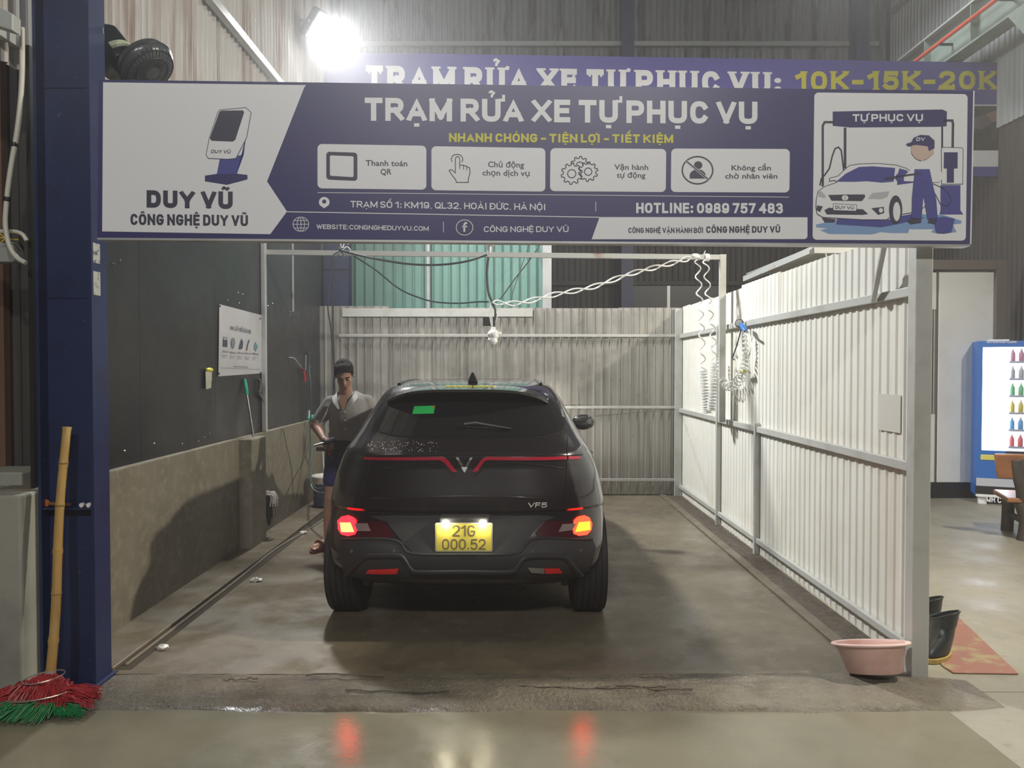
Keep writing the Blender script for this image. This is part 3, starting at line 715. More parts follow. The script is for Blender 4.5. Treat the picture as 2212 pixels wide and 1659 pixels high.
# drawing of the pay stand
K = lambda pts: [(x * .31646, y * .31646) for x, y in pts]
F1.poly(K([(1500, 1090), (1665, 1055), (1680, 930), (1660, 1060), (1615, 1195), (1480, 1195)]), M_mb, 2, 'stand_leg')
F1.poly(K([(1400, 1200), (1480, 1188), (1615, 1186), (1690, 1195), (1690, 1225), (1550, 1262), (1400, 1238)]), M_navy, 3, 'stand_foot')
F1.poly(K([(1502, 752), (1680, 736), (1716, 770), (1685, 940), (1612, 1082), (1560, 1088), (1425, 1082), (1408, 1060), (1430, 945), (1490, 765)]), M_signw, 3, 'stand_head')
F1.line(K([(1502, 752), (1680, 736), (1716, 770), (1685, 940), (1612, 1082), (1560, 1088), (1425, 1082), (1408, 1060), (1430, 945), (1490, 765)]), 1.2, M_ink, 4, 'outline', closed=True)
F1.poly(K([(1510, 757), (1660, 755), (1668, 768), (1608, 955), (1590, 968), (1445, 962), (1434, 945), (1498, 768)]), M_ink, 4, 'stand_screen')
F1.caps('DUY VŨ', 456, 331, 324, 498, 332, 324.5, M_ink, 4, t=.2, shear=.2)
# picture panel on the right: a car under a wash gantry
pc = F1.rrect(((1759, 200), (2090, 203.5), (2086, 520), (1755, 518)), 9, M_signw, 1, 'picture_panel')
F1.parent = sg
Q = lambda pts: [(1740 + x * .20499, 190 + y * .20494) for x, y in pts]
F1.poly(Q([(110, 1440), (300, 1400), (900, 1380), (1200, 1330), (1450, 1340), (1640, 1400), (1640, 1430), (1550, 1440), (1590, 1520), (1400, 1540), (1320, 1520), (1350, 1490), (1090, 1490), (1080, 1530), (900, 1530), (790, 1520), (700, 1545), (250, 1540), (150, 1500), (230, 1480), (110, 1470)]), M_lb, 2, 'puddle_print')
F1.poly(Q([(330, 1380), (900, 1390), (1000, 1350), (1120, 1330), (1250, 1370), (1000, 1430), (800, 1470), (500, 1450), (320, 1440)]), M_mb, 3, 'puddle_print')
F1.poly(Q([(285, 250), (1440, 228), (1488, 250), (1485, 405), (1430, 410), (470, 418), (285, 400)]), M_navy, 2, 'gantry_beam')
F1.caps('TỰ PHỤC VỤ', 1841, 263, 247, 1993, 262.5, 246.5, M_signw, 3, t=.22)
ic = MB()
for pts, wd in (([(305, 362), (200, 362), (180, 400), (180, 1040)], 24), ([(415, 420), (415, 850)], 28), ([(1455, 345), (1545, 345), (1552, 380), (1548, 640)], 26), ([(1438, 410), (1438, 640)], 20), ([(150, 1030), (165, 960), (200, 920), (250, 850), (280, 720), (310, 640), (345, 625), (375, 660), (390, 780), (400, 870)], 16), ([(1340, 1010), (1450, 1060), (1520, 1130), (1530, 1200), (1490, 1250), (1420, 1230), (1370, 1130), (1310, 1030)], 10)):
    F1.line(Q(pts), wd * .205, M_ink, 2, 'gantry_pipe')
F1.poly(Q([(1420, 1025), (1630, 1025), (1630, 1290), (1660, 1335), (1410, 1335), (1420, 1290)]), M_mb, 2, 'machine_base')
F1.poly(Q([(1440, 628), (1645, 632), (1658, 650), (1652, 1015), (1430, 1015), (1428, 640)]), M_signw, 3, 'machine_body')
F1.line(Q([(1440, 628), (1645, 632), (1658, 650), (1652, 1015), (1430, 1015), (1428, 640)]), 1.2, M_ink, 4, 'outline', closed=True)
F1.poly(Q([(1455, 680), (1600, 680), (1598, 850), (1560, 852), (1560, 1000), (1485, 1000), (1485, 852), (1452, 850)]), M_navy, 4, 'machine_screen')
body = [(330, 990), (300, 975), (250, 985), (250, 955), (300, 940), (340, 930), (400, 870), (460, 820), (560, 803), (760, 798), (950, 815), (1060, 850), (1160, 930), (1230, 1100), (1260, 1240), (1200, 1300), (1030, 1330), (900, 1350), (850, 1390), (600, 1390), (180, 1365), (120, 1330), (105, 1260), (110, 1180), (130, 1090), (200, 1040), (320, 1000)]
F1.poly(Q(body), M_signw, 4, 'car_print'); F1.line(Q(body), 1.3, M_ink, 5, 'outline', closed=True)
F1.poly(Q([(320, 990), (420, 905), (560, 835), (700, 828), (940, 845), (925, 990), (800, 1000), (640, 985), (500, 992)]), M_mb, 5, 'windscreen_print')
F1.poly(Q([(970, 900), (985, 850), (1060, 870), (1140, 960), (1140, 1000), (960, 1025)]), M_mb, 5, 'side_window_print')
F1.poly(Q([(235, 1130), (430, 1125), (620, 1125), (625, 1150), (590, 1195), (270, 1190)]), M_ink, 5, 'grille_print')
F1.poly(Q([(650, 1170), (700, 1110), (880, 1090), (860, 1150), (800, 1175)]), mat('lamp_print', (.48, .49, .52)), 5, 'lamp_print')
F1.poly(Q([(130, 1100), (160, 1085), (210, 1140), (205, 1165), (135, 1150)]), mat('lamp_print', (.5, .5, .5)), 5, 'lamp_print')
F1.poly(Q([(195, 1290), (240, 1265), (600, 1280), (655, 1330), (600, 1340), (220, 1335)]), M_ink, 5, 'bumper_print')
F1.poly(Q([(690, 1270), (820, 1255), (825, 1320), (760, 1340)]), M_ink, 5, 'fog_lamp_print'); F1.poly(Q([(115, 1240), (180, 1250), (150, 1310), (112, 1290)]), M_ink, 5, 'fog_lamp_print')
F1.poly(Q(circ(790, 1292, 22, 24)), M_signw, 6, 'fog_lamp_bulb')
F1.poly(Q([(288, 1222), (535, 1235), (530, 1300), (286, 1292)]), M_signw, 6, 'plate_print'); F1.line(Q([(288, 1222), (535, 1235), (530, 1300), (286, 1292)]), .8, M_ink, 7, 'outline', closed=True)
F1.caps('DUY VŨ', 1803, 451.5, 445, 1843, 452.5, 446.5, M_ink, 7, t=.2)
F1.poly(Q(circ(945, 1285, 70, 150)), M_ink, 6, 'tyre_print'); F1.poly(Q(circ(955, 1305, 38, 100)), M_signw, 7, 'wheel_print')
F1.poly(Q([(170, 1370), (320, 1385), (300, 1420), (200, 1420)]), M_ink, 3, 'tyre_print')
F1.poly(Q(circ(412, 1160, 34, 28)), M_signw, 6, 'badge_print'); F1.line(Q([(412, 1140), (412, 1180)]), .9, M_ink, 7, 'outline')
# a plain working figure in overalls and cap
F1.poly(Q([(1090, 880), (1130, 800), (1230, 770), (1330, 790), (1400, 850), (1430, 900), (1440, 960), (1400, 995), (1300, 1000), (1150, 990), (1030, 985), (1030, 930)]), M_signw, 8, 'shirt_print')
F1.poly(Q([(1140, 860), (1300, 860), (1330, 1000), (1370, 1180), (1385, 1380), (1280, 1385), (1235, 1140), (1215, 1385), (1110, 1385), (1115, 1150), (1130, 1000)]), M_mb, 9, 'overall_print')
F1.poly(Q([(1065, 1400), (1110, 1370), (1215, 1380), (1210, 1420), (1100, 1435)]), M_ink, 9, 'shoe_print'); F1.poly(Q([(1280, 1420), (1300, 1375), (1390, 1385), (1360, 1435)]), M_ink, 9, 'shoe_print')
F1.poly(Q([(1110, 610), (1200, 590), (1340, 620), (1345, 690), (1290, 740), (1220, 775), (1150, 745), (1108, 690)]), M_skinp, 9, 'head_print')
F1.poly(Q([(1050, 595), (1110, 575), (1130, 530), (1200, 500), (1290, 505), (1350, 560), (1350, 640), (1290, 670), (1280, 620), (1160, 605), (1080, 615)]), M_navy, 10, 'cap_print')
F1.caps('DV', 1977, 305.5, 298, 1995, 305.5, 298, M_signw, 11, t=.22, shear=.15)
F1.poly(Q(circ(985, 945, 45, 42)), M_mb, 10, 'glove_print'); F1.poly(Q(circ(1250, 970, 60, 38)), M_mb, 10, 'glove_print')
F1.line(Q([(830, 960), (960, 940), (1090, 920), (1210, 905)]), 4, M_ink, 10, 'sprayer_print')
F1.poly(Q([(1345, 1375), (1450, 1360), (1565, 1380), (1530, 1520), (1450, 1535), (1370, 1520)]), M_mb, 9, 'bucket_print')

# ------------------------------------------------------------------ the sign further back
YS = 9.45
rs = thing('rear_signboard', 'long purple-blue price sign hanging behind the front signboard', 'sign', atY(1500, 380, YS))
F2 = Face((0, YS, 4), (0, -1, 0), rs)
M_purp = mat('purple_print', (.095, .085, .34), rough=.36)
c4 = [F2.at(*q) for q in ((700, 112), (2330, 138), (2330, 381), (700, 381))]
c4[0].y = c4[3].y = YS
MB().prism(c4, (0, .06, 0)).build('board', M_purp, rs)
F2.caps('TRẠM RỬA XE TỰ PHỤC VỤ', 790, 196, 141, 1664, 203, 156, M_signw, 1, t=.25, serif=True, gap=.2)
for y_ in (174, 192): F2.poly(circ(1680, y_, 7.5, 5.5, n=16), M_signw, 1, 'colon_dot')
F2.caps('10K-15K-20K', 1718, 196, 154, 2152, 193, 153, M_yel, 1, t=.24, serif=True, gap=.2)
F2.rrect(((1900, 226), (2208, 226), (2208, 360), (1900, 360)), 9, M_signw, 1, 'white_panel')
F2.poly([(1905, 229), (2204, 229), (2204, 325), (1905, 325)], mat('photo_dark', (.035, .032, .03), rough=.4, var=[(6, (.08, .075, .07), .5, .7)]), 2, 'photo_print')
F2.poly([(2130, 246), (2170, 232), (2204, 228), (2204, 252), (2145, 264)], mat('photo_skin', (.28, .17, .13), rough=.5), 3, 'photo_hand')
F2.poly([(2104, 255), (2130, 246), (2145, 264), (2120, 280), (2100, 278)], mat('photo_cloth', (.12, .11, .12), rough=.5), 3, 'photo_cloth')
for px in (900, 1500, 2100): MB().box(F2.at(px, 200).x - .02, F2.at(px, 200).x + .02, YS + .06, 9.6 if px < 0 else HB - .02, 5.2, 5.25).build('hanger', M_steel, rs)
# ------------------------------------------------------------------ the car
CX = atY(1013, 1200, 4.79).x
RWY, FWY = 4.79, 7.30
car = thing('car', 'black hatchback with lit red tail lights parked in the wash bay', 'car', (CX, 6.1, 0))
M_paint = mat('black_paint', (.014, .012, .013), rough=.2, coat=.8, spec=.5)
M_clad = mat('grey_cladding', (.034, .033, .034), rough=.6, spec=.3)
M_glass = mat('dark_glass', (.012, .012, .013), rough=.06, spec=.6)
M_gap = mat('panel_gap', (.002, .002, .002), rough=.9)
M_tyre = mat('tyre_rubber', (.013, .013, .013), rough=.7)
M_redbar = mat('red_lens', (.32, .012, .030), rough=.15, coat=.5)
SL = [(.20, .70, 4.60, 7.75), (.27, .79, 4.36, 7.95), (.34, .83, 4.22, 8.03), (.40, .845, 4.16, 8.05), (.50, .855, 4.15, 8.07), (.58, .862, 4.20, 8.07),
      (.66, .865, 4.24, 8.06), (.72, .866, 4.25, 8.04), (.735, .865, 4.235, 8.03), (.80, .852, 4.24, 7.99), (.90, .832, 4.265, 7.88), (.985, .805, 4.285, 7.55), (1.02, .79, 4.285, 7.3), (1.045, .775, 4.29, 7.15),
      (1.06, .762, 4.32, 7.08), (1.15, .712, 4.42, 6.92), (1.25, .660, 4.51, 6.72), (1.33, .617, 4.58, 6.53), (1.38, .588, 4.625, 6.42),
      (1.405, .570, 4.655, 6.34), (1.425, .553, 4.69, 6.27), (1.440, .535, 4.74, 6.2), (1.452, .512, 4.82, 6.12), (1.463, .48, 4.95, 6.02), (1.469, .43, 5.12, 5.92), (1.471, .34, 5.3, 5.8)]
SZ = np.array(SL)
def cpar(z): return [float(np.interp(z, SZ[:, 0], SZ[:, k])) for k in (1, 2, 3)]
NE = 3.3
def rear_len(z): return .62 if z < 1.05 else .50
def SR(x, z):                                        # the rear surface: depth for a lateral offset x and height z
    w_, yr, yf = cpar(z); t = min(.9995, abs(x) / w_)
    return yr + rear_len(z) * (1 - (1 - t ** NE) ** (1 / NE))
def ring(z, w_, yr, yf):
    pts = []; Lr = rear_len(z); Lf = min(.7, (yf - yr) * .3); n = 14
    for i in range(n + 1):
        t = math.pi / 2 * i / n; s, c = math.sin(t), math.cos(t)
        pts.append((w_ * s ** (2 / NE), yr + Lr * (1 - c ** (2 / NE))))
    m = 10
    for i in range(1, m): pts.append((w_, lerp(yr + Lr, yf - Lf, i / m)))
    for i in range(n + 1):
        t = math.pi / 2 * i / n; s, c = math.cos(t), math.sin(t)
        pts.append((w_ * s ** (2 / 2.6), yf - Lf * (1 - c ** (2 / 2.6))))
    left = [(-x, y) for x, y in pts[1:-1]][::-1]
    return pts + left
mb = MB(); zz = []
fine = []
for a, b in zip(SL[:-1], SL[1:]):
    k = max(1, int((b[0] - a[0]) / .02))
    for i in range(k): t = i / k; fine.append(tuple(lerp(a[j], b[j], t) for j in range(4)))
fine.append(SL[-1])
rings = [ring(*f) for f in fine]; nr = len(rings[0])
for f, rg in zip(fine, rings): mb.v += [Vector((CX + x, y, f[0])) for x, y in rg]
for i in range(len(rings) - 1):
    for k in range(nr):
        k2 = (k + 1) % nr; mb.f.append((i*nr + k, i*nr + k2, (i+1)*nr + k2, (i+1)*nr + k))
mb.f.append(tuple(reversed(range(nr)))); mb.f.append(tuple((len(rings)-1)*nr + k for k in range(nr)))
bodyo = mb.build('body_tmp', M_paint, car)
cut = MB()
for yw in (RWY, FWY):
    for s in (-1, 1):
        cut.lathe([(.365, 0), (.365, .5)], (CX + s * .60, yw, .33), (s, 0, 0), 32)
cuto = cut.build('cut', M_paint, car)
md = bodyo.modifiers.new('b', 'BOOLEAN'); md.operation = 'DIFFERENCE'; md.object = cuto; md.solver = 'EXACT'
bpy.context.view_layer.update()
me = evaluated(bodyo); bpy.data.objects.remove(bodyo); bpy.data.objects.remove(cuto)
me.materials.clear()
body = link('body', me, M_paint, car, BASE[car], 35)

def cpt(px, py, lift=0.0):
    """point of the car's rear surface seen at a picture position"""
    y = 4.4
    for _ in range(40):
        p = atY(px, py, y); y2 = SR(p.x - CX, min(1.46, max(.2, p.z))); y = y + .6 * (y2 - y)
    return atY(px, py, y)
def clip_grid(poly, step):
    bm = bmesh.new(); vs = [bm.verts.new((x, 0, z)) for x, z in poly]; bm.faces.new(vs)
    xs = [p[0] for p in poly]; zs_ = [p[1] for p in poly]
    k = min(xs) + step
    while k < max(xs):
        bmesh.ops.bisect_plane(bm, geom=bm.verts[:] + bm.edges[:] + bm.faces[:], plane_co=(k, 0, 0), plane_no=(1, 0, 0)); k += step
    k = min(zs_) + step
    while k < max(zs_):
        bmesh.ops.bisect_plane(bm, geom=bm.verts[:] + bm.edges[:] + bm.faces[:], plane_co=(0, 0, k), plane_no=(0, 0, 1)); k += step
    bm.verts.index_update()
    V = [(v.co.x, v.co.z) for v in bm.verts]; F = [tuple(v.index for v in f.verts) for f in bm.faces]; bm.free(); return V, F
def patch(pts, mt, name, lift=.003, parent=None, step=.03, smooth=True):
    """a panel following the rear surface, standing `lift` proud of it"""
    P = [cpt(*q) for q in pts]; V, F = clip_grid([(p.x, p.z) for p in P], step); n = len(V)
    m = MB(); 
    m.v = [Vector((x, SR(x - CX, z) - lift, z)) for x, z in V] + [Vector((x, SR(x - CX, z) + .006, z)) for x, z in V]
    m.f = list(F) + [tuple(n + i for i in reversed(f)) for f in F]
    ed = {}
    for f in F:
        for a, b in zip(f, f[1:] + f[:1]): ed[(a, b)] = 1
    for (a, b) in ed:
        if (b, a) not in ed: m.f.append((b, a, n + a, n + b))
    return m.build(name, mt, parent or car, smooth=smooth)
def seam(pts, name='panel_gap', r=.0025, mt=None, parent=None, k=6):
    P = [cpt(*q) for q in pts]; D = []
    for q in spline(P, k): D.append(Vector((q.x, SR(q.x - CX, q.z) - .0005, q.z)))
    return MB().tube(D, r, 6).build(name, mt or M_gap, parent or car, smooth=True)
win = patch([(835, 850), (858, 847), (1000, 846.5), (1120, 847), (1172, 849), (1203, 864), (1216, 886), (1223, 914), (1214, 930), (1174, 940), (1100, 943), (950, 943), (873, 942), (832, 935), (805, 925), (808, 906), (821, 874)], M_glass, 'rear_window', .004)
patch([(800, 1115), (850, 1113), (1004, 1113), (1160, 1113), (1200, 1116), (1172, 1128), (1150, 1152), (1134, 1176), (1113, 1196), (1004, 1198), (895, 1196), (874, 1175), (856, 1154), (836, 1128)], M_clad, 'bumper_panel', .003)
patch([(952, 847), (1085, 847), (1082, 852.5), (955, 852.5)], mat('brake_strip', (.10, .012, .018), rough=.25), 'high_brake_light', .009)
stk = patch([(895, 877.5), (940, 876), (937, 893), (891, 894)], mat('green_sticker', (.02, .50, .10), rough=.5, emit=((.02, .5, .10), .10)), 'window_sticker', .006)
patch([(934, 876.6), (940, 876.4), (939, 880), (934, 880)], mat('orange_sticker', (.6, .25, .05)), 'sticker_corner', .0075, stk)
m = MB(); n_ = 24                                     # roof spoiler
for i in range(n_ + 1):
    u = -1 + 2 * i / n_; x = CX + u * .505; dr = abs(u) ** 4
    yr_ = 4.475 + .17 * dr; zt2 = 1.430 - .075 * dr; m.v += [Vector((x, 4.80, 1.4475 - .055 * dr)), Vector((x, yr_ + .06, zt2 + .004)), Vector((x, yr_, zt2 - .004)), Vector((x, yr_ + .004, zt2 - .020)), Vector((x, 4.70, zt2 - .030))]
for i in range(n_):
    for k in range(5): a = 5*i; m.f.append((a + k, a + (k+1) % 5, a + 5 + (k+1) % 5, a + 5 + k))
m.f += [(0, 1, 2, 3, 4), tuple(5*n_ + k for k in (4, 3, 2, 1, 0))]
m.build('roof_spoiler', M_paint, car, smooth=50)
# wiper
a, b, c = cpt(1003, 916), cpt(1028, 913), cpt(1104, 925)
wp = MB().tube([a - Vector((0, .03, 0)), b - Vector((0, .035, 0)), c - Vector((0, .03, 0))], [.012, .013, .005], 8).build('rear_wiper', M_blackpl, car, smooth=True)
MB().tube([cpt(1005, 922) - Vector((0, .016, 0)), c - Vector((0, .016, .004))], .006, 6).build('wiper_blade', M_blackpl, wp)
# light bar, badge, lettering
patch([(787, 986.5), (953, 986.5), (962, 989), (970, 996), (987, 1020), (977, 1019), (960, 1000), (950, 993.5), (787, 992.5)], M_redbar, 'light_bar', .006, step=.02)
patch([(1224, 985), (1224, 992), (1054, 993.5), (1047, 996), (1031, 1018), (1020, 1020), (1038, 995), (1044, 989), (1052, 986.5)], M_redbar, 'light_bar', .006, step=.02)
patch([(1228, 984), (1250, 985.5), (1256, 988.5), (1250, 991), (1228, 992)], M_redbar, 'light_bar', .006)
bd = patch([(985, 988), (990, 988), (1003.5, 1009), (1016, 988), (1021, 988), (1004.5, 1020), (1002.5, 1020)], M_chrome, 'badge', .009, step=.01, smooth=False)
def car_caps(text, xl, base, top, xr, mt, name, t=.2, shear=0, lift=.005, parent=None):
    asp = (xr - xl) / (base - top); m = MB()
    for q in lettering(text, asp, t, False, None, shear):
        vs = []
        for x, y in q:
            p = cpt(xl + x * (base - top), base - y * (base - top)); vs.append(p - Vector((0, lift, 0)))
        m.prism(vs, (0, lift + .002, 0))
    return m.build(name, mt, parent or car)
car_caps('VF5', 1140, 1096, 1085.5, 1181, mat('silver_letter', (.55, .53, .52), rough=.35), 'model_lettering', t=.16, shear=.12)
# tailgate seams
seam([(1226, 944), (1225, 985), (1224, 1050), (1222, 1106)]); seam([(797, 944), (790, 985), (788, 1050), (790, 1106)])
seam([(790, 1107), (850, 1109), (1004, 1110), (1160, 1109), (1222, 1107)], r=.005)
seam([(783, 983), (900, 982.5), (1004, 982.5), (1120, 982), (1258, 982)], r=.004)
seam([(804, 926), (835, 937), (880, 944), (1004, 946), (1120, 945), (1180, 942), (1224, 925)], r=.0035)
seam([(800, 1075), (950, 1073), (1080, 1073), (1215, 1078)], 'crease', .004, M_paint); seam([(830, 1011), (900, 1000), (950, 1003), (968, 1015), (985, 1029)], 'crease', .004, M_paint)
seam([(1215, 1011), (1120, 1000), (1060, 1003), (1042, 1015), (1024, 1029)], 'crease', .004, M_paint)
# bumper: grey lower cladding with two wave-shaped ridges
clad = patch([(733, 1168), (800, 1163), (845, 1164), (872, 1176), (893, 1197), (1004, 1199), (1115, 1197), (1134, 1178), (1156, 1164), (1200, 1162), (1280, 1165), (1287, 1180), (1276, 1225), (1262, 1246), (1130, 1249), (880, 1249), (760, 1246), (740, 1225)], M_clad, 'bumper_cladding', .008, step=.04)
def ridge(pts, r, name):
    P = [cpt(*q) for q in pts]; D = [Vector((q.x, SR(q.x - CX, q.z) - .006, q.z)) for q in spline(P, 6)]
    return MB().tube(D, r, 10, flat=.8).build(name, M_clad, clad, smooth=True)
ridge([(742, 1164), (800, 1163), (845, 1165), (868, 1174), (890, 1195), (1004, 1197), (1112, 1195), (1134, 1177), (1155, 1164), (1200, 1162), (1278, 1164)], .011, 'ridge')
ridge([(750, 1240), (785, 1206), (815, 1201), (862, 1201), (875, 1211), (888, 1229), (906, 1235), (1004, 1235), (1100, 1235), (1118, 1224), (1131, 1208), (1150, 1202), (1208, 1202), (1228, 1212), (1255, 1242)], .020, 'ridge')
for c4 in ([(790, 1238), (797, 1230), (862, 1227), (857, 1239)], [(1176, 1227), (1208, 1227), (1215, 1237), (1178, 1238)]):
    patch(c4, mat('reflector_red', (.40, .012, .012), rough=.25, emit=((.8, .02, .02), .12)), 'reflector', .016)
patch([(1140, 1225), (1175, 1227), (1176, 1238), (1148, 1236)], mat('reverse_lens', (.20, .18, .17), rough=.3), 'reverse_light', .016)
for q in ((850, 1191), (1151, 1191), (1254, 1189), (760, 1191)): 
    p = cpt(*q); MB().lathe([(.011, 0), (.009, .010), (0, .011)], p, (0, -1, 0), 14).build('parking_sensor', mat('sensor_grey', (.08, .08, .08), rough=.5), car, smooth=True)
# tail lamps
M_smoke = mat('smoked_red_lens', (.06, .006, .010), rough=.12, coat=.6)
M_gl = mat('grey_lens', (.26, .19, .18), rough=.25)
M_lit1 = mat('lit_red_lamp', (.9, .10, .05), emit=((1.0, .050, .016), 20)); M_lit2 = mat('lit_amber_lamp', (.9, .3, .05), emit=((1.0, .045, .002), 20))
tl = patch([(731, 1123), (825, 1125), (834, 1132), (850, 1156), (846, 1161), (790, 1163), (737, 1154)], M_smoke, 'tail_lamp', .010)
patch([(735, 1127.5), (758, 1127.5), (766, 1148), (738, 1148)], M_lit1, 'lit_lens', .014, tl); patch([(766, 1129.5), (795, 1129.5), (801, 1146), (773, 1146)], M_gl, 'clear_lens', .013, tl)
tr = patch([(1157, 1150), (1176, 1127), (1190, 1124), (1278, 1123), (1278, 1146), (1268, 1157), (1200, 1161), (1163, 1159)], M_smoke, 'tail_lamp', .010)
patch([(1250, 1127), (1274, 1125), (1275, 1143), (1242, 1148)], M_lit2, 'lit_lens', .014, tr); patch([(1215, 1131), (1245, 1130), (1236, 1144), (1206, 1148)], M_gl, 'clear_lens', .013, tr)
M_glowr = mat('red_halo', (.5, .02, .02), rough=.2, emit=((1.0, .004, .007), 14))  # glowing patches added around the lit lenses, standing for their red bloom
patch([(730, 1124), (738, 1116), (752, 1113), (764, 1118), (771, 1128), (773, 1142), (768, 1153), (752, 1157), (738, 1153), (731, 1142)], M_glowr, 'halo_patch', .012, tl)
patch([(1240, 1124), (1248, 1116), (1262, 1113), (1273, 1118), (1279, 1130), (1277, 1144), (1268, 1154), (1250, 1156), (1239, 1152), (1236, 1138)], mat('orange_halo', (.5, .05, .02), rough=.2, emit=((1.0, .012, .004), 14)), 'halo_patch', .012, tr)
# number plate
py_ = 4.155
def pq(px, py, y): return atY(px, py, y)
a, b, c, d = pq(940, 1129, py_), pq(1064, 1129, py_), pq(1064, 1192, py_), pq(940, 1192, py_)
MB().box(a.x + .02, b.x - .02, py_ + .004, 4.30, c.z - .0, a.z + .03).build('plate_recess', M_clad, car, bevel=.01)
F3 = Face(a, (0, -1, 0), car)
pt = F3.rrect(((940, 1129), (1064, 1129), (1064, 1192), (940, 1192)), 4, mat('plate_rim', (.45, .42, .32), rough=.35), 0, 'number_plate')
F3.parent = pt
F3.rrect(((942.5, 1131.5), (1061.5, 1131.5), (1061.5, 1189.5), (942.5, 1189.5)), 3, mat('plate_yellow', (.72, .60, .09), rough=.45), 2, 'plate_face')
M_pl = mat('plate_ink', (.15, .12, .075), rough=.5)
F3.caps('21G', 977, 1158.5, 1134.5, 1027, 1158.5, 1134.5, M_pl, 4, t=.13, gap=.14)
F3.caps('000.52', 955, 1187, 1164, 1049, 1187, 1164, M_pl, 4, t=.13, gap=.12)
for px in (963, 1043):
    p = atY(px, 1127, 4.165); MB().box(p.x - .016, p.x + .016, 4.15, 4.24, p.z - .004, p.z + .008).build('plate_lamp', mat('plate_lamp_lit', (1, 1, .9), emit=((1, .95, .8), 70)), car)
    d = bpy.data.lights.new('plate_glow', 'POINT'); d.energy = .7; d.color = (1, .93, .75); d.shadow_soft_size = .01
    o = bpy.data.objects.new('plate_glow', d); COL.objects.link(o); o.parent = car; o.location = Vector((p.x, 4.125, p.z - .012)) - BASE[car]
# roof rails, antenna, roof lettering strip
for s in (-1, 1):
    P = [(CX + s * .47, 4.92, 1.446), (CX + s * .465, 5.05, 1.456), (CX + s * .46, 5.5, 1.464), (CX + s * .46, 6.0, 1.456), (CX + s * .47, 6.12, 1.44)]
    MB().tube(spline(P, 6), .013, 8).build('roof_rail', M_blackpl, car, smooth=True)
p = atY(1022, 823, 4.95)
MB().add([(p.x - .035, 4.88, 1.462), (p.x + .035, 4.88, 1.462), (p.x + .03, 5.05, 1.464), (p.x - .03, 5.05, 1.464), (p.x - .006, 4.90, 1.53), (p.x + .006, 4.90, 1.53)],
         [(0, 3, 2, 1), (0, 1, 5, 4), (1, 2, 5), (2, 3, 4, 5), (3, 0, 4)]).build('roof_antenna', M_blackpl, car, bevel=.006)
m = MB(); M_ry = mat('yellow_film', (.60, .56, .05), rough=.5)
for k in range(9):
    a = atY(963 + k * 11.8, 834, 4.62); m.box(a.x, a.x + .026, 4.60, 4.68, 1.4375, 1.4445)
m.build('roof_strip', M_ry, car)
# side windows, mirrors, handles
for s in (-1, 1):
    def SX(z): return CX + s * (cpar(z)[0] + .003)
    for nm, pg in (('side_window', [(5.22, 1.10), (5.95, 1.10), (5.95, 1.36), (5.30, 1.38), (5.05, 1.36)]), ('side_window', [(6.0, 1.10), (6.72, 1.10), (6.50, 1.24), (6.3, 1.37), (6.0, 1.365)])):
        V, F = clip_grid(pg, .06); n = len(V); mm = MB()
        mm.add([(SX(z), y, z) for y, z in V], F); mm.build(nm, M_glass, car, smooth=True)
    for y in (5.35, 6.2):
        MB().tube(spline([(CX + s * .79, y - .09, .93), (CX + s * .845, y - .07, .945), (CX + s * .85, y + .07, .945), (CX + s * .79, y + .09, .93)], 5), .011, 8).build('door_handle', M_blackpl, car, smooth=True)
    mr = MB(); mc = Vector((CX + s * .915, 6.62, 1.075))
    mr.ball(mc, (.105, .055, .070), 18, 12); q = mr.build('door_mirror', M_paint, car, smooth=True)
    MB().ball(mc + Vector((0, -.012, .004)), (.092, .046, .058), 18, 12).build('mirror_glass', mat('mirror_face', (.20, .20, .19), rough=.15, metal=.6), q, smooth=True)
    MB().bar((CX + s * .73, 6.66, 1.04), (CX + s * .87, 6.63, 1.05), .05, .03).build('mirror_arm', M_blackpl, q)
    # wheel arch flares
    for yw in (FWY,):
        P = [(CX + s * (cpar(max(.22, .33 + .375 * math.sin(R(t))))[0] - .010), yw + .375 * math.cos(R(t)), .33 + .375 * math.sin(R(t))) for t in range(-15, 196, 10)]
        MB().tube(P, .016, 8).build('arch_flare', M_clad, car, smooth=True)
# wheels
def wheel(x, s, y):
    m = MB(); wd = .205; r = .33; prof = [(.21, 0), (.30, .004), (.322, .02)]
    g = .03
    while g < wd - .03:
        prof += [(.330, g), (.330, g + .026), (.322, g + .028), (.322, g + .034)]; g += .036
    prof += [(.322, wd - .02), (.30, wd - .004), (.21, wd)]
    m.lathe(prof, (x, y, .33), (s, 0, 0), 48); t = m.build('tyre', M_tyre, car, smooth=30)
    m = MB(); m.lathe([(.212, .02), (.212, wd - .015), (.19, wd - .02), (.185, wd - .07), (.05, wd - .06), (.045, wd - .03), (0, wd - .028)], (x, y, .33), (s, 0, 0), 40)
    for k in range(5):
        a = 2 * math.pi * k / 5; d_ = Vector((0, math.cos(a), math.sin(a))); c_ = Vector((x + s * (wd - .035), y, .33))
        m.bar(c_ + d_ * .04, c_ + d_ * .195, .05, .022, up=Vector((1, 0, 0)))
    m.build('rim', mat('dark_rim', (.16, .16, .165), rough=.3, metal=.8), t, smooth=30)
for y in (RWY, FWY):
    for s in (-1, 1): wheel(CX + s * .655, s, y)
MB().tube([(CX - .66, RWY, .33), (CX + .66, RWY, .33)], .05, 10).build('rear_axle', M_blackpl, car)
MB().box(CX - .55, CX + .55, 4.75, 7.6, .17, .22).build('underbody', M_blackpl, car)
for s in (-1, 1): MB().box(CX + s * .60 - .02, CX + s * .60 + .02, 4.45, 4.50, .24, .40).build('tow_bracket', M_blackpl, car)
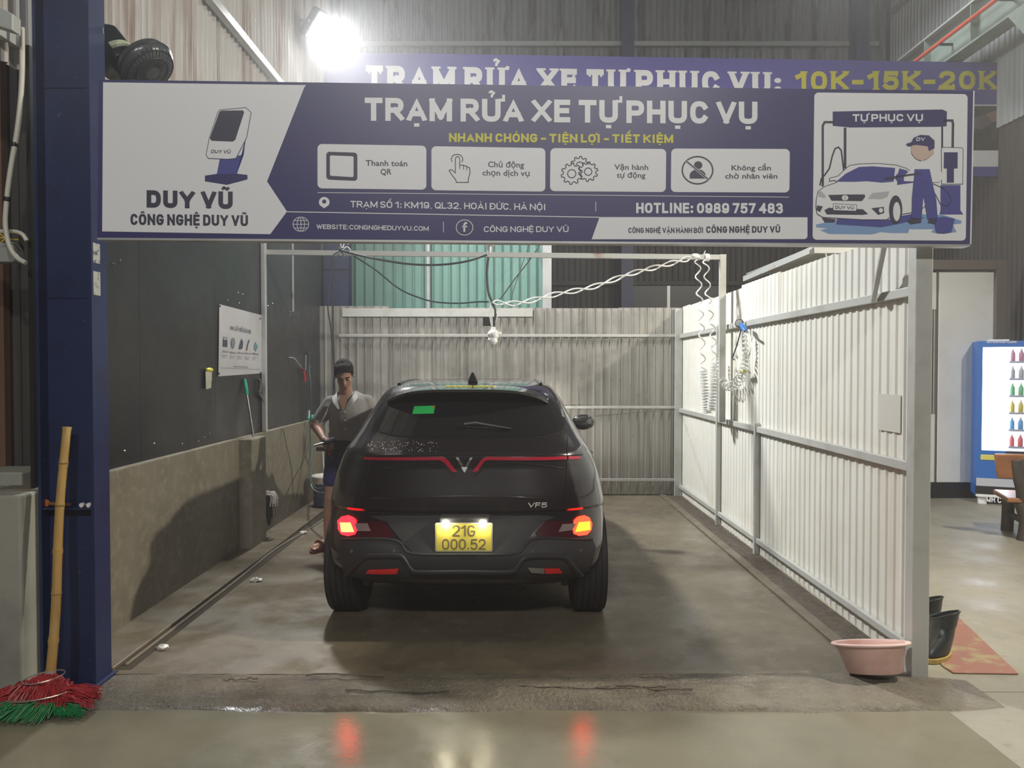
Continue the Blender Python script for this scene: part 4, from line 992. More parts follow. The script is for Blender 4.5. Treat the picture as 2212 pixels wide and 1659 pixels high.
# head lamps shining on the back wall
for s in (-1, 1):
    MB().ball((CX + s * .60, 7.90, .80), (.14, .10, .05), 14, 8).build('head_lamp', mat('head_lamp_lit', (1, 1, 1), emit=((1, .95, .85), 6)), car, smooth=True)
    d = bpy.data.lights.new('head_lamp_beam', 'SPOT'); d.energy = 30; d.color = (1, .93, .82); d.spot_size = R(95); d.spot_blend = .7; d.shadow_soft_size = .05
    o = bpy.data.objects.new('head_lamp_beam', d); COL.objects.link(o); o.parent = car; o.location = Vector((CX + s * .62, 8.10, .78)) - BASE[car]; o.rotation_euler = (R(88), 0, R(-6 * s))

m = MB(); rr = random.Random(8)
for i in range(150):
    t = rr.random() ** 1.6; px, py = 798 + 150 * t + rr.uniform(-5, 5), rr.uniform(952, 976)
    p = cpt(px, py); q = rr.uniform(.0007, .0026); m.ball((p.x, p.y, p.z), (q, q * .7, q), 6, 4)
for i in range(120):
    px, py = 850 + rr.random() ** 2 * 90, rr.uniform(829, 837); q = rr.uniform(.0015, .004); x = atY(px, py, 4.9).x
    m.ball((x, rr.uniform(4.75, 5.3), 1.460 - .05 * abs((x - CX) / .5) ** 6), (q, q, q), 6, 4)
o = m.build('water_drops', mat('water_drop', (.9, .9, .92), rough=.05, spec=1.0), car, smooth=True); o['kind'] = 'stuff'
# ------------------------------------------------------------------ the man washing the car
def capsule(mb, a, b, ra, rb, n=14, m=6):
    a, b = Vector(a), Vector(b); d = (b - a); L = d.length; prof = []
    for i in range(m + 1): t = math.pi / 2 * i / m; prof.append((ra * math.sin(t), -ra * math.cos(t)))
    for i in range(1, m + 1): t = math.pi / 2 * i / m; prof.append((rb * math.cos(t), L + rb * math.sin(t)))
    mb.lathe(prof, a, d, n)
PX, PY = -1.40, 6.36
man = thing('person', 'man in grey shirt and blue shorts bending over the car with a spray gun', 'person', (PX, PY, .006))
M_skin = mat('skin', (.36, .20, .135), rough=.55, var=[(9, (.31, .165, .11), .45, .7)])
M_shirt = mat('grey_shirt', (.31, .31, .295), rough=.85, var=[(7, (.25, .25, .24), .42, .68)], bump=(26, .3, .01))
M_short = mat('blue_shorts', (.018, .022, .11), rough=.8, bump=(20, .3, .01))
M_waist = mat('black_apron', (.012, .012, .013), rough=.75)
M_hair = mat('black_hair', (.009, .008, .008), rough=.85, spec=.2, bump=(150, .8, .008))
V = Vector
z0 = .006
# joints
hipR, kneeR, ankR, toeR = V((-1.505, 6.38, .84)), V((-1.545, 6.30, .46)), V((-1.585, 6.36, .085)), V((-1.66, 6.19, .03))
hipL, kneeL, ankL, toeL = V((-1.325, 6.40, .84)), V((-1.30, 6.33, .46)), V((-1.325, 6.44, .085)), V((-1.27, 6.27, .03))
pel, chest, neck = V((-1.41, 6.40, .90)), V((-1.385, 6.33, 1.19)), V((-1.405, 6.285, 1.335))
shR, shL = V((-1.552, 6.33, 1.255)), V((-1.245, 6.34, 1.265))
elR, wrR = V((-1.665, 6.26, 1.075)), V((-1.545, 6.08, .965))
elL, wrL = V((-1.16, 6.30, 1.07)), V((-1.115, 6.12, 1.12))
head = V((-1.412, 6.235, 1.495))
b = MB()
capsule(b, hipR, kneeR, .088, .058); capsule(b, kneeR, kneeR * .62 + ankR * .38, .056, .058); capsule(b, kneeR * .62 + ankR * .38, ankR, .058, .036)
capsule(b, hipL, kneeL, .088, .058); capsule(b, kneeL, kneeL * .62 + ankL * .38, .056, .058); capsule(b, kneeL * .62 + ankL * .38, ankL, .058, .036)
for an, to in ((ankR, toeR), (ankL, toeL)):
    capsule(b, V((an.x, an.y + .02, .055)), V((to.x, to.y + .02, .045)), .040, .032)
    dx = V((to.y - an.y, an.x - to.x, 0)).normalized()
    for k in range(5): 
        c0 = V((to.x, to.y + .02, .042)) + dx * ((k - 2) * .016); capsule(b, c0, c0 + (to - an).normalized() * (.048 - .006 * k) + V((0, 0, .012)), .011, .008, 8, 4)
b.ball(pel, (.155, .115, .13)); b.ball((pel + chest) / 2, (.145, .105, .17)); b.ball(chest, (.165, .11, .17))
capsule(b, neck - V((0, -.03, .05)), shR, .062, .056); capsule(b, neck - V((0, -.03, .05)), shL, .062, .056); capsule(b, neck - V((0, -.03, .08)), head - V((0, -.01, .05)), .062, .052)
capsule(b, shR, elR, .056, .042); capsule(b, elR, wrR, .043, .027); capsule(b, shL, elL, .056, .042); capsule(b, elL, wrL, .043, .027)
# head: skull, jaw, brow, nose, lips, ears; tilted forward, looking down
tilt = Matrix.Rotation(R(28), 3, 'X') @ Matrix.Rotation(R(10), 3, 'Z')
def hp(x, y, z): return head + tilt @ V((x, y, z))
b.ball(hp(0, .018, .035), (.074, .092, .088), 20, 14, tilt); b.ball(hp(0, -.022, -.03), (.062, .066, .080), 20, 14, tilt); b.ball(hp(0, -.048, -.085), (.036, .034, .028), 14, 10, tilt)
b.ball(hp(0, -.078, .020), (.052, .014, .012), 14, 8, tilt); capsule(b, hp(0, -.085, .012), hp(0, -.103, -.030), .009, .014, 10, 5); b.ball(hp(0, -.086, -.034), (.018, .012, .009), 10, 8, tilt)
b.ball(hp(0, -.080, -.060), (.024, .010, .007), 12, 8, tilt); b.ball(hp(0, -.078, -.072), (.021, .010, .007), 12, 8, tilt)
for s in (-1, 1): b.ball(hp(s * .074, .018, -.005), (.010, .020, .032), 10, 8, tilt); b.ball(hp(s * .034, -.058, -.02), (.024, .022, .020), 10, 8, tilt)
# hands
def hand(wr, pdir, ndir, side, curl):
    p = V(pdir).normalized(); n = V(ndir).normalized(); sd = p.cross(n).normalized() * side
    pc_ = wr + p * .045
    for k in range(4): capsule(b, wr + sd * ((k - 1.5) * .010), wr + p * .082 + sd * ((k - 1.5) * .019), .016, .0125, 8, 4)
    for k, L in enumerate((.068, .076, .070, .054)):
        q = wr + p * .085 + sd * ((k - 1.5) * .0195); ang = 0
        for j, f in enumerate((.45, .30, .25)):
            ang += curl * (1, 1.1, .8)[j]; d_ = p * math.cos(ang) + n * math.sin(ang); q2 = q + d_ * L * f; capsule(b, q, q2, .0088 - .0008 * j, .0082 - .0008 * j, 8, 4); q = q2
    t0 = wr + p * .025 - sd * .026; t1 = t0 + (p * .5 - sd * .62 + n * .5).normalized() * .036; t2 = t1 + (p * .75 + n * .55 + sd * .1).normalized() * .032
    capsule(b, t0, t1, .0125, .0105, 8, 4); capsule(b, t1, t2, .0102, .0085, 8, 4)
hand(wrR, (.42, -.75, -.30), (.75, .45, -.35), 1, .75)
hand(wrL, (.42, -.85, .15), (.1, -.2, -.95), -1, .18)
body_p = remeshed(b, 'body', M_skin, man, .0062, 3, .4)
# shirt, apron band, shorts
s_ = MB()
s_.ball(chest + V((0, 0, -.01)), (.190, .135, .19), 20, 14); s_.ball((pel + chest) / 2 + V((0, 0, .02)), (.178, .132, .17), 20, 14); s_.ball(pel + V((0, 0, .085)), (.180, .138, .10), 20, 14)
capsule(s_, neck - V((.02, -.03, .060)), shR, .072, .068); capsule(s_, neck - V((-.02, -.03, .060)), shL, .072, .068); capsule(s_, shR, shR.lerp(elR, .80), .068, .060); capsule(s_, shL, shL.lerp(elL, .82), .068, .060)
shirt = remeshed(s_, 'shirt', M_shirt, man, .009, 4, .5)
cl_ = MB()                                            # open collar and placket
for s in (-1, 1):
    c0 = neck + V((0, .045, .03)); c1 = neck + V((s * .072, 0, .018)); c2 = neck + V((s * .055, -.085, -.035)); c3 = neck + V((s * .018, -.118, -.105))
    o_ = V((s * .024, -.02, -.026))
    P = spline([c0, c1, c2, c3], 5); n0 = len(cl_.v)
    for i, q in enumerate(P):
        u = i / (len(P) - 1); wdt = .75 + .6 * math.sin(u * math.pi); q2 = q + o_ * wdt
        cl_.v += [q, q2, q + V((0, -.004, .006)), q2 + V((0, -.005, .005))]
    for i in range(len(P) - 1):
        a = n0 + 4*i; cl_.f += [(a, a+4, a+5, a+1), (a+2, a+3, a+7, a+6), (a, a+2, a+6, a+4), (a+1, a+5, a+7, a+3)]
cl_.build('collar', mat('pale_collar', (.38, .38, .365), rough=.85), shirt, smooth=True)
nv = MB(); nv.prism([neck + V((-.040, -.098, -.005)), neck + V((.040, -.098, -.005)), neck + V((.008, -.136, -.125)), neck + V((-.008, -.136, -.125))], (0, -.006, .002))
nv.build('bare_chest', M_skin, body_p, smooth=True)
for k in range(3): MB().ball(chest + V((-.012, -.142 + .004 * k, .00 - .07 * k)), .006, 8, 6).build('button', M_white_pl, shirt)
a_ = MB(); a_.ball(pel + V((0, -.0, .00)), (.172, .134, .125), 20, 14); capsule(a_, hipR + V((0, 0, .01)), hipR.lerp(kneeR, .12), .105, .10); capsule(a_, hipL + V((0, 0, .01)), hipL.lerp(kneeL, .12), .105, .10)
remeshed(a_, 'waist_apron', M_waist, man, .009, 4)
p_ = MB(); capsule(p_, hipR - V((0, 0, .02)), hipR.lerp(kneeR, .62), .104, .092); capsule(p_, hipL - V((0, 0, .02)), hipL.lerp(kneeL, .62), .104, .092); p_.ball(pel - V((0, 0, .06)), (.165, .128, .09))
remeshed(p_, 'shorts', M_short, man, .009, 4)
# hair, brows, eyes, mouth
h_ = MB(); h_.ball(hp(0, .026, .052), (.082, .096, .086), 20, 14, tilt); h_.ball(hp(0, -.040, .095), (.066, .044, .036), 16, 10, tilt); h_.ball(hp(-.02, -.055, .082), (.045, .026, .026), 12, 8, tilt)
for s in (-1, 1): h_.ball(hp(s * .068, -.005, .035), (.014, .030, .040), 10, 8, tilt)
rr = random.Random(4)
for i in range(60):
    t, u = rr.uniform(0, 2 * math.pi), rr.uniform(0, 1); c0 = hp(.070 * math.cos(t) * u, .02 + .075 * math.sin(t) * u, .135 - .045 * u * u); capsule(h_, c0, c0 + tilt @ V((rr.uniform(-.010, .010), -.014, .006)), .009, .004, 6, 3)
hr_ = remeshed(h_, 'hair', M_hair, man, .0055, 4, .5)
for s in (-1, 1):
    MB().ball(hp(s * .030, -.083, .002), (.013, .006, .0055), 10, 8, tilt).build('eye', mat('eye_dark', (.03, .02, .018), rough=.3), body_p, smooth=True)
    MB().tube([hp(s * .014, -.089, .022), hp(s * .032, -.090, .027), hp(s * .050, -.080, .021)], .0042, 6).build('eyebrow', M_hair, body_p, smooth=True)
MB().tube([hp(-.022, -.086, -.066), hp(0, -.091, -.065), hp(.022, -.086, -.066)], .0026, 6).build('mouth_line', mat('lip', (.22, .08, .07), rough=.5), body_p, smooth=True)
for an, to, in ((ankR, toeR), (ankL, toeL)):
    d_ = V((to.x - an.x, to.y - an.y, 0)).normalized(); sd = V((d_.y, -d_.x, 0)); c0 = V((an.x, an.y, .006)) - d_ * .035
    out = [c0 + d_ * x + sd * y for x, y in ((0, -.028), (-.015, 0), (0, .03), (.09, .036), (.17, .048), (.235, .040), (.262, .005), (.24, -.03), (.17, -.042), (.09, -.033))]
    sl = MB().prism(out, (0, 0, .022)).build('slipper', mat('dark_red_rubber', (.10, .015, .018), rough=.6), man, bevel=.004)
    q = c0 + d_ * .155
    MB().tube(spline([q - sd * .046 + V((0, 0, .015)), q - sd * .03 + V((0, 0, .07)), q + V((0, 0, .088)), q + sd * .035 + V((0, 0, .07)), q + sd * .05 + V((0, 0, .015))], 4), .011, 8).build('strap', mat('dark_red_rubber', (.1, .015, .018)), sl, smooth=True)
# spray gun in his hand and its hose to the wall
gp = wrR + V((.42, -.75, -.30)).normalized() * .09 + V((.75, .45, -.35)).normalized() * .028
gun = thing('spray_gun', 'red-handled spray gun held in the man\'s hand', 'spray gun', gp)
ax = V((.1, -.2, 1)).normalized()
MB().tube([gp - ax * .075, gp - ax * .02, gp + ax * .05], [.017, .019, .021], 10).build('handle', M_red, gun, smooth=True)
MB().tube([gp + ax * .05 + V((.02, .04, 0)), gp + ax * .055 + V((-.03, -.08, -.02))], .021, 10).build('barrel', M_blackpl, gun, smooth=True)
MB().tube([gp + ax * .055 + V((-.03, -.08, -.02)), gp + ax * .05 + V((-.10, -.12, -.035))], .008, 8).build('lance', M_chrome, gun, smooth=True)
MB().tube(spline([gp + V((-.0, -.03, .03)), gp + V((-.01, -.05, -.02)), gp + V((0, -.03, -.05))], 4), .004, 6).build('trigger', M_blackpl, gun, smooth=True)
hook = atX(668, 760, XL - .02)
hs = [atX(671, 850, XL + .02), atX(671, 960, XL + .03), atY(669, 1020, 7.6), atY(676, 1048, 7.2), atY(692, 1056, 6.9), atY(712, 1042, 6.6), atY(724, 1005, 6.3), gp - ax * .078]
hose = MB().tube(spline([hook, atX(668, 800, XL + .0)] + hs, 8), .0085, 8).build('wash_hose', M_hose_g, smooth=True)
tag(hose, 'dark green hose looping from the wall hook to the man\'s hand', 'hose')

# ------------------------------------------------------------------ things on and by the left wall
XW = XL - .034
# poster
pw = [atX(472, 657, XW), atX(565, 681, XW), atX(568, 806, XW), atX(470, 813, XW)]
po = thing('poster', 'white wash-tool poster hung on the black wall', 'poster', (XW, (pw[0].y + pw[1].y) / 2, pw[3].z))
F4 = Face((XW + .012, 6, 1.6), (1, 0, 0), po)
NXg = 14; vs = []; fs = []
for j in range(NXg + 1):
    for i in range(NXg + 1):
        u, v = i / NXg, j / NXg; q = pw[0].lerp(pw[1], u).lerp(pw[3].lerp(pw[2], u), v)
        bx_ = .010 * math.sin(v * 9 + u * 4) * u * (u > .6) ; vs.append((XW + .006 + max(-.003, .003 * math.sin(u * 7 + v * 3)) * .5, q.y + bx_, q.z))
n0 = len(vs); vs += [(x - .002, y, z) for x, y, z in vs]
for j in range(NXg):
    for i in range(NXg):
        a = j * (NXg + 1) + i; fs.append((a, a + 1, a + NXg + 2, a + NXg + 1)); fs.append((n0 + a, n0 + a + NXg + 1, n0 + a + NXg + 2, n0 + a + 1))
mbp = MB().add(vs, fs); mbp.build('sheet', mat('vinyl_white', (.50, .50, .52), rough=.5, var=[(3, (.44, .44, .46), .45, .7)]), po, smooth=True)
def wsk(px, py): return px, py
F4.small('KHU LẤY ĐỒ RỬA XE', 498, 712, 704, 542, M_ink, layer=1, bold=.02, slope=.20)
for k, (px, py, t1, t2) in enumerate(((487, 765, 'Chổi cọ lốp', 'Mềm'), (504, 767, 'Găng tay', 'Rửa xe'), (520.5, 768, 'Chổi cọ lốp', 'Mềm'), (536, 769, 'Chổi cọ vết', 'Cứng'), (552, 770, 'Khăn lau', 'Mềm'))):
    F4.small(t1, px - 7, py - 4.5, py - 8, px + 6.5, M_ink, layer=1, slope=.1)
    for j in range(2): F4.line([(px - 7, py + 2 + 4 * j), (px + 5 - 3 * j, py + 3 + 4 * j)], .8, mat('grey_print', (.25, .25, .27)), 1, 'text_line')
M_tool = mat('tool_print', (.16, .20, .21)); M_tool2 = mat('tool_print_teal', (.10, .26, .30))
F4.poly([(482, 733), (491, 735), (491, 750), (482, 748)], M_ink, 1, 'tool_picture'); F4.line([(483, 733), (483, 728), (490, 729), (490, 735)], .8, M_ink, 1, 'tool_picture')
F4.poly([(500, 735), (503, 729), (507, 732), (508, 742), (505, 753), (502, 752), (499, 742)], M_tool, 1, 'tool_picture')
F4.poly([(522, 731), (525, 740), (524, 752), (520, 755), (516, 753), (519, 742)], M_ink, 1, 'tool_picture')
F4.line([(538.5, 734), (535, 746), (533, 757)], 1.6, M_ink, 1, 'tool_picture')
F4.poly([(552, 738), (557, 748), (553, 759), (548, 752)], M_tool2, 1, 'tool_picture')
F4.line([(477, 794), (563, 798)], .6, mat('grey_print', (.25, .25, .27)), 1, 'rule'); F4.line([(505, 791), (536, 793)], 1.6, mat('grey_print', (.3, .3, .3)), 1, 'footer_line')
for (px, py) in ((475, 661), (562, 688), (473, 807), (563, 805)):
    q = F4.at(px, py); MB().lathe([(.008, 0), (.010, .003), (.004, .004)], q, (1, 0, 0), 12).build('eyelet', M_blackpl, po)
# yellow topped sachet hanging on the wall
sa = thing('hanging_sachet', 'crumpled white packet with a yellow top pinned to the black wall', 'packet', atX(451, 840, XW + .01))
c4 = [atX(444, 802, XW + .02), atX(458, 801, XW + .02), atX(456, 838, XW + .02), atX(445, 841, XW + .02)]
m = MB()
for t in range(9):
    v = t / 8; l = c4[0].lerp(c4[3], v); r_ = c4[1].lerp(c4[2], v); bul = .018 * math.sin(math.pi * min(1, v + .15)) + .004 * math.sin(v * 17)
    mid = (l + r_) / 2; m.v += [l, mid + V((bul + .006, 0, 0)), r_, mid - V((.012, 0, 0))]
for t in range(8):
    for k in range(4): a = 4*t; m.f.append((a + k, a + (k+1) % 4, a + 4 + (k+1) % 4, a + 4 + k))
m.f += [(0, 1, 2, 3), (35, 34, 33, 32)]; m.build('packet', mat('crumpled_paper', (.52, .53, .43), rough=.6, bump=(40, .8, .01)), sa, smooth=30)
q = (c4[0] + c4[1]) / 2 + V((.004, 0, .008)); MB().ball(q, (.022, .055, .018), 14, 8).build('top_seal', mat('yellow_plastic', (.62, .58, .03), rough=.5), sa, smooth=True)
# green-handled brush pole on the cement stub
zt = .957
p0 = V((-2.245, 6.42, zt)); p1 = atX(528, 818, XL - .02); d_ = (p1 - p0)
bp = thing('brush_pole', 'steel pole with green grip leaning on the black wall under the poster', 'pole', p0)
MB().tube([p0, p0 + d_ * .74], .009, 10).build('shaft', M_chrome, bp, smooth=True)
MB().tube([p0 + d_ * .72, p0 + d_ * .75, p0 + d_ * .88, p0 + d_ * .98, p1], [.013, .017, .019, .014, .008], 10).build('grip', M_green, bp, smooth=True)
# dark detail brush hanging by the tube
tb = thing('hanging_brush', 'black and grey brush hanging beside the wall tube', 'brush', atX(572, 868, XW + .02))
P = [atX(558, 818, XW + .02), atX(562, 826, XW + .03), atX(561, 842, XW + .03), atX(560, 849, XW + .03)]
MB().tube(spline(P, 5), [.010, .013, .015, .016, .017, .018, .018, .018, .018, .017, .017, .017, .017, .017, .016, .016][:len(spline(P, 5))], 8).build('handle', mat('worn_black', (.03, .03, .032), rough=.5, var=[(60, (.5, .5, .5), .62, .7)]), tb, smooth=True)
for k in range(22):
    a = atX(560.5 + random.uniform(-1.2, 1.2), 849, XW + .03 + random.uniform(-.012, .012)); c = atX(574 + random.uniform(-4, 3), 868 + random.uniform(-3, 2), XW + .03 + random.uniform(-.025, .025))
    MB().tube([a, a.lerp(c, .5) + V((0, 0, -.006)), c], .0022, 4).build('bristle', mat('grey_bristle', (.28, .28, .27), rough=.7), tb)
# wall hooks line and red-handled gun hanging
g2 = thing('spray_lance', 'bent steel lance with red handle hanging on the black wall', 'spray gun', atX(656, 825, XW + .02))
MB().tube(spline([atX(624, 772, XW + .03), atX(632, 773, XW + .03), atX(637, 775, XW + .03), atX(645, 786, XW + .03), atX(653, 797, XW + .03)], 5), .005, 6).build('lance', M_steel, g2, smooth=True)
MB().tube([atX(651, 795, XW + .03), atX(657, 803, XW + .03)], .016, 8).build('valve', mat('dark_red_plastic', (.14, .015, .02), rough=.5), g2, smooth=True)
MB().tube([atX(655, 801, XW + .03), atX(658, 812, XW + .03), atX(658.5, 825, XW + .03)], [.014, .017, .011], 8).build('handle', M_red, g2, smooth=True)
hk = MB().tube([atX(661, 767, XW + .03), atX(660, 800, XW + .03)], .005, 6).build('hook_rod', M_chrome, smooth=True); tag(hk, 'short bright rod on the black wall above the red handle', 'rod')
hk = MB().tube([atX(585, 797.5, XW + .03), atX(588, 798, XW + .06)], .004, 6).build('peg', M_chrome); tag(hk, 'short steel peg in the black wall beside the tube', 'peg')
# thin strings hanging down the plinth
for (pts, lab) in (([(611, 925), (620, 965), (631, 1020), (633, 1078)], 'thin dark string hanging down the cement plinth nearest the stub'), ([(668, 905), (655, 985), (639, 1080)], 'thin dark string slanting down the cement plinth behind the hose')):
    q = MB().tube(spline([atX(x, y, XL + .004) for x, y in pts], 6), .0022, 5).build('string', M_blackpl); tag(q, lab, 'string')
# green and white scrub brush on the plinth top
gb = thing('scrub_brush', 'green scrub brush with white bristles on the plinth by the man', 'brush', V((XL - .03, 8.62, .965)))
c = V((XL - .035, 8.55, .985)); MB().tube([c + V((0, -.09, -.005)), c, c + V((0, .12, .015))], [.014, .028, .017], 10).build('handle', M_green, gb, smooth=True)
for k in range(16): a = c + V((random.uniform(-.015, .015), -.05 + .008 * k, .015)); MB().tube([a, a + V((0, random.uniform(-.01, .01), .075))], .004, 5).build('bristle', M_white_pl, gb)
# mop head hanging on the side of the cement stub
mx_ = -2.16; my_ = 6.66
mh = thing('string_mop', 'small string mop with white tips and red band hanging by the cement stub', 'mop', V((mx_, my_, .30)))
tp = atY(563, 1040, my_); MB().tube([tp, atY(566, 1068, my_)], .006, 6).build('rod', M_steel, mh)
bq = atY(572, 1066, my_); MB().lathe([(.03, -.012), (.034, 0), (.03, .014)], bq, (1, 0, .2), 14).build('band', mat('pink_band', (.55, .08, .10), rough=.5), mh, smooth=True)
M_str = mat('mop_white', (.55, .52, .47), rough=.85); M_strd = mat('mop_black', (.02, .018, .018), rough=.85)
for k in range(46):
    a = bq + V((.01, random.uniform(-.03, .03), random.uniform(-.02, .02))); wht = k % 3 == 0
    ex, ez = (random.uniform(.06, .115), random.uniform(-.13, -.04)) if wht else (random.uniform(-.08, .05), random.uniform(-.30, -.15))
    e = bq + V((ex, random.uniform(-.06, .06), ez))
    MB().tube(spline([a, (a + e) / 2 + V((.03 if wht else .02, 0, .035)), e], 4), .006 if wht else .009, 5).build('string', M_str if wht else M_strd, mh, smooth=True)
# bucket with a brush standing in it
bkx, bky = -2.055, 8.22
bu = thing('bucket', 'blue and white plastic bucket standing by the plinth behind the man', 'bucket', (bkx, bky, .031))
MB().lathe([(.0, 0), (.135, 0), (.140, .01), (.158, .25), (.157, .25), (.150, .015), (0, .012)], (bkx, bky, .031), n=32).build('body', mat('bucket_blue', (.10, .14, .28), rough=.45, var=[(8, (.25, .27, .33), .5, .7)]), bu, smooth=30)
MB().lathe([(.157, .25), (.172, .26), (.174, .33), (.168, .34), (.163, .33), (.158, .26)], (bkx, bky, .031), n=32).build('rim', mat('bucket_white', (.55, .53, .50), rough=.4), bu, smooth=30)
MB().tube([(bkx + .172 * math.cos(R(t)), bky - .172 * abs(math.sin(R(t))) * .9 - .02, .031 + .29 - .12 * abs(math.sin(R(t)))) for t in range(0, 181, 12)], .003, 6).build('bail', M_steel, bu, smooth=True)
sq = thing('squeegee', 'white-handled squeegee with black head standing in the bucket', 'squeegee', (bkx, bky, .35))
a = V((bkx - .02, bky, .06)); e = atY(697, 972, 8.15); MB().tube([a, e], .008, 8).build('handle', M_white_pl, sq, smooth=True); MB().obox(e + V((.03, 0, .01)), V((.10, 0, 0)), V((0, .012, 0)), V((0, 0, .022))).build('head', M_blackpl, sq, bevel=.004)
# floor scraps
for i, (px, py, s, lab) in enumerate(((352, 1400, .03, 'crumpled white plastic scrap on the floor near the blue column'), (553, 1254, .035, 'small pale plastic scrap on the floor near the gutter'), (655, 1152, .03, 'pale twisted scrap lying in the gutter'))):
    q = atZ(px, py, .012); m = MB(); rr = random.Random(i + 20)
    m.ball(q + V((0, 0, .006)), (s, s * .7, .014), 10, 6)
    m.v = [v_ + V((rr.uniform(-1, 1), rr.uniform(-1, 1), rr.uniform(-.3, .5))) * s * .35 for v_ in m.v]
    tag(m.build('plastic_scrap', mat('white_scrap', (.62, .60, .55), rough=.35)), lab, 'scrap')

# ------------------------------------------------------------------ overhead tube frame and its cables
YF = 6.97
fz = atY(1060, 552, YF).z
of = thing('tube_frame', 'square steel tube spanning the bay at head height with one drop leg', 'frame', (0, YF, 2.0))
lx = atY(571, 545, YF).x; rx = atY(1567, 556, YF).x
MB().bar((lx - .02, YF, atY(571, 545, YF).z), (rx, YF, atY(1567, 556, YF).z), .04, .045).build('cross_tube', M_rust_tube, of)
MB().box(rx - .055, rx + .002, YF - .022, YF + .022, atY(1560, 912, YF).z, atY(1567, 551, YF).z + .004).build('drop_leg', M_rail, of)
MB().box(lx - .06, lx - .01, YF - .02, YF + .02, fz - .05, 3.1).build('wall_bracket', M_steel, of)
def cable(pts, r, mt, name, label, cat='cable', Y=None, parent=None, k=8):
    P = [(V(q) if len(q) == 3 else atY(q[0], q[1], Y)) for q in pts]
    o = MB().tube(spline(P, k), r, 8).build(name, mt, parent, smooth=True)
    if parent is None: tag(o, label, cat)
    return o
YC = YF - .05
cable([(738, 541), (800, 557), (880, 570), (950, 572), (1010, 564), (1052, 550)], .010, M_hose_d, 'sagging_hose', 'thick dark hose sagging under the left half of the cross tube', Y=YC)
cable([(764, 553), (810, 582), (860, 622), (900, 641), (940, 652), (990, 655), (1030, 652), (1056, 652)], .008, M_hose_g, 'sagging_hose', 'thin green hose drooping diagonally to the hanging white bag', Y=YC + .04)
cable([(1055, 556), (1052, 590), (1055, 630), (1063, 652)], .011, M_hose_d, 'drop_cable', 'dark cable dropping from the cross tube at the ceiling mount', Y=YC)
cable([(1168, 525), (1145, 560), (1110, 605), (1085, 640), (1070, 654)], .006, M_hose_d, 'stay_rope', 'dark rope slanting up behind the sign, partly wrapped in white', Y=YC + .06)
cable([atY(1148, 515, 9.70), atY(1132, 560, 9.55), atY(1112, 618, 9.2), atY(1098, 667, 9.025)], .005, M_hose_d, 'slack_cable', 'thin dark cord slanting past the green sheets')
cm = thing('ceiling_mount', 'round steel mount standing on the cross tube under the sign', 'mount', atY(1058, 548, YF))
q = atY(1058, 530, YF); MB().lathe([(.0, .012), (.05, .012), (.058, 0), (.03, -.01), (0, -.012)], q, n=20).build('plate', M_chrome, cm, smooth=30); MB().tube([q, atY(1058, 549, YF)], .022, 10).build('stem', M_steel, cm, smooth=True)
def twist(P, r, amp, turns, ph):
    P = spline(P, 14); out = []; n = len(P)
    for i, q in enumerate(P):
        t = ph + 2 * math.pi * turns * i / n; out.append(q + V((0, amp * math.cos(t), amp * math.sin(t))))
    return out
tc = thing('twisted_cable', 'pair of white cables twisted together from hanging bag to frame corner', 'cable', atY(1068, 655, YC))
P = [atY(x, y, YC) for x, y in ((1064, 653), (1120, 655), (1200, 636), (1280, 620), (1360, 592), (1430, 574), (1490, 558))]
for ph in (0, math.pi): MB().tube(twist(P, 0, .020, 5.5, ph), .0075, 7).build('strand', mat('white_cable', (.78, .78, .75), rough=.4), tc, smooth=True)
# tape lump at the corner
tp_ = thing('tape_wrap', 'lump of white tape on the cross tube where the coils hang', 'tape', atY(1500, 556, YF))
q = atY(1502, 554, YF); MB().ball(q, (.05, .035, .028), 12, 8).build('wrap', M_white_pl, tp_, smooth=True); MB().tube([q + V((.07, 0, 0)), q + V((.09, -.02, .05))], .004, 5).build('loose_end', M_white_pl, tp_); MB().lathe([(.034, -.02), (.038, 0), (.034, .02)], q + V((.11, 0, -.01)), (1, 0, 0), 12).build('wrap', M_white_pl, tp_, smooth=True)
kt = thing('cable_knot', 'bundle of cable ties and hose ends knotted on the cross tube at left', 'cable', atY(738, 541, YF))
q = atY(738, 541, YF)
for k, (dx, dz) in enumerate(((-.08, -.06), (-.06, -.09), (-.02, .08), (.07, .05), (.09, .0), (.03, -.07))):
    MB().tube(spline([q, q + V((dx * .6, -.03, dz + .03)), q + V((dx, -.03, dz))], 4), .005, 6).build('tie', M_white_pl if k in (2, 3, 4) else M_hose_g, kt, smooth=True)
MB().lathe([(.026, -.02), (.034, 0), (.026, .02)], q, (1, 0, 0), 12).build('wrap', M_hose_g, kt, smooth=True)
cable([(716, 556), (712, 600), (708, 660), (716, 720), (722, 800), (724, 900)], .007, M_hose_d, 'hanging_hose', 'dark hose hanging behind the man from the knot, right strand', Y=YF + .1)
cable([(722, 560), (720, 640), (720, 720), (722, 790), (718, 880)], .006, M_hose_d, 'hanging_hose', 'dark hose hanging behind the man from the knot, left strand', Y=YF + .14)
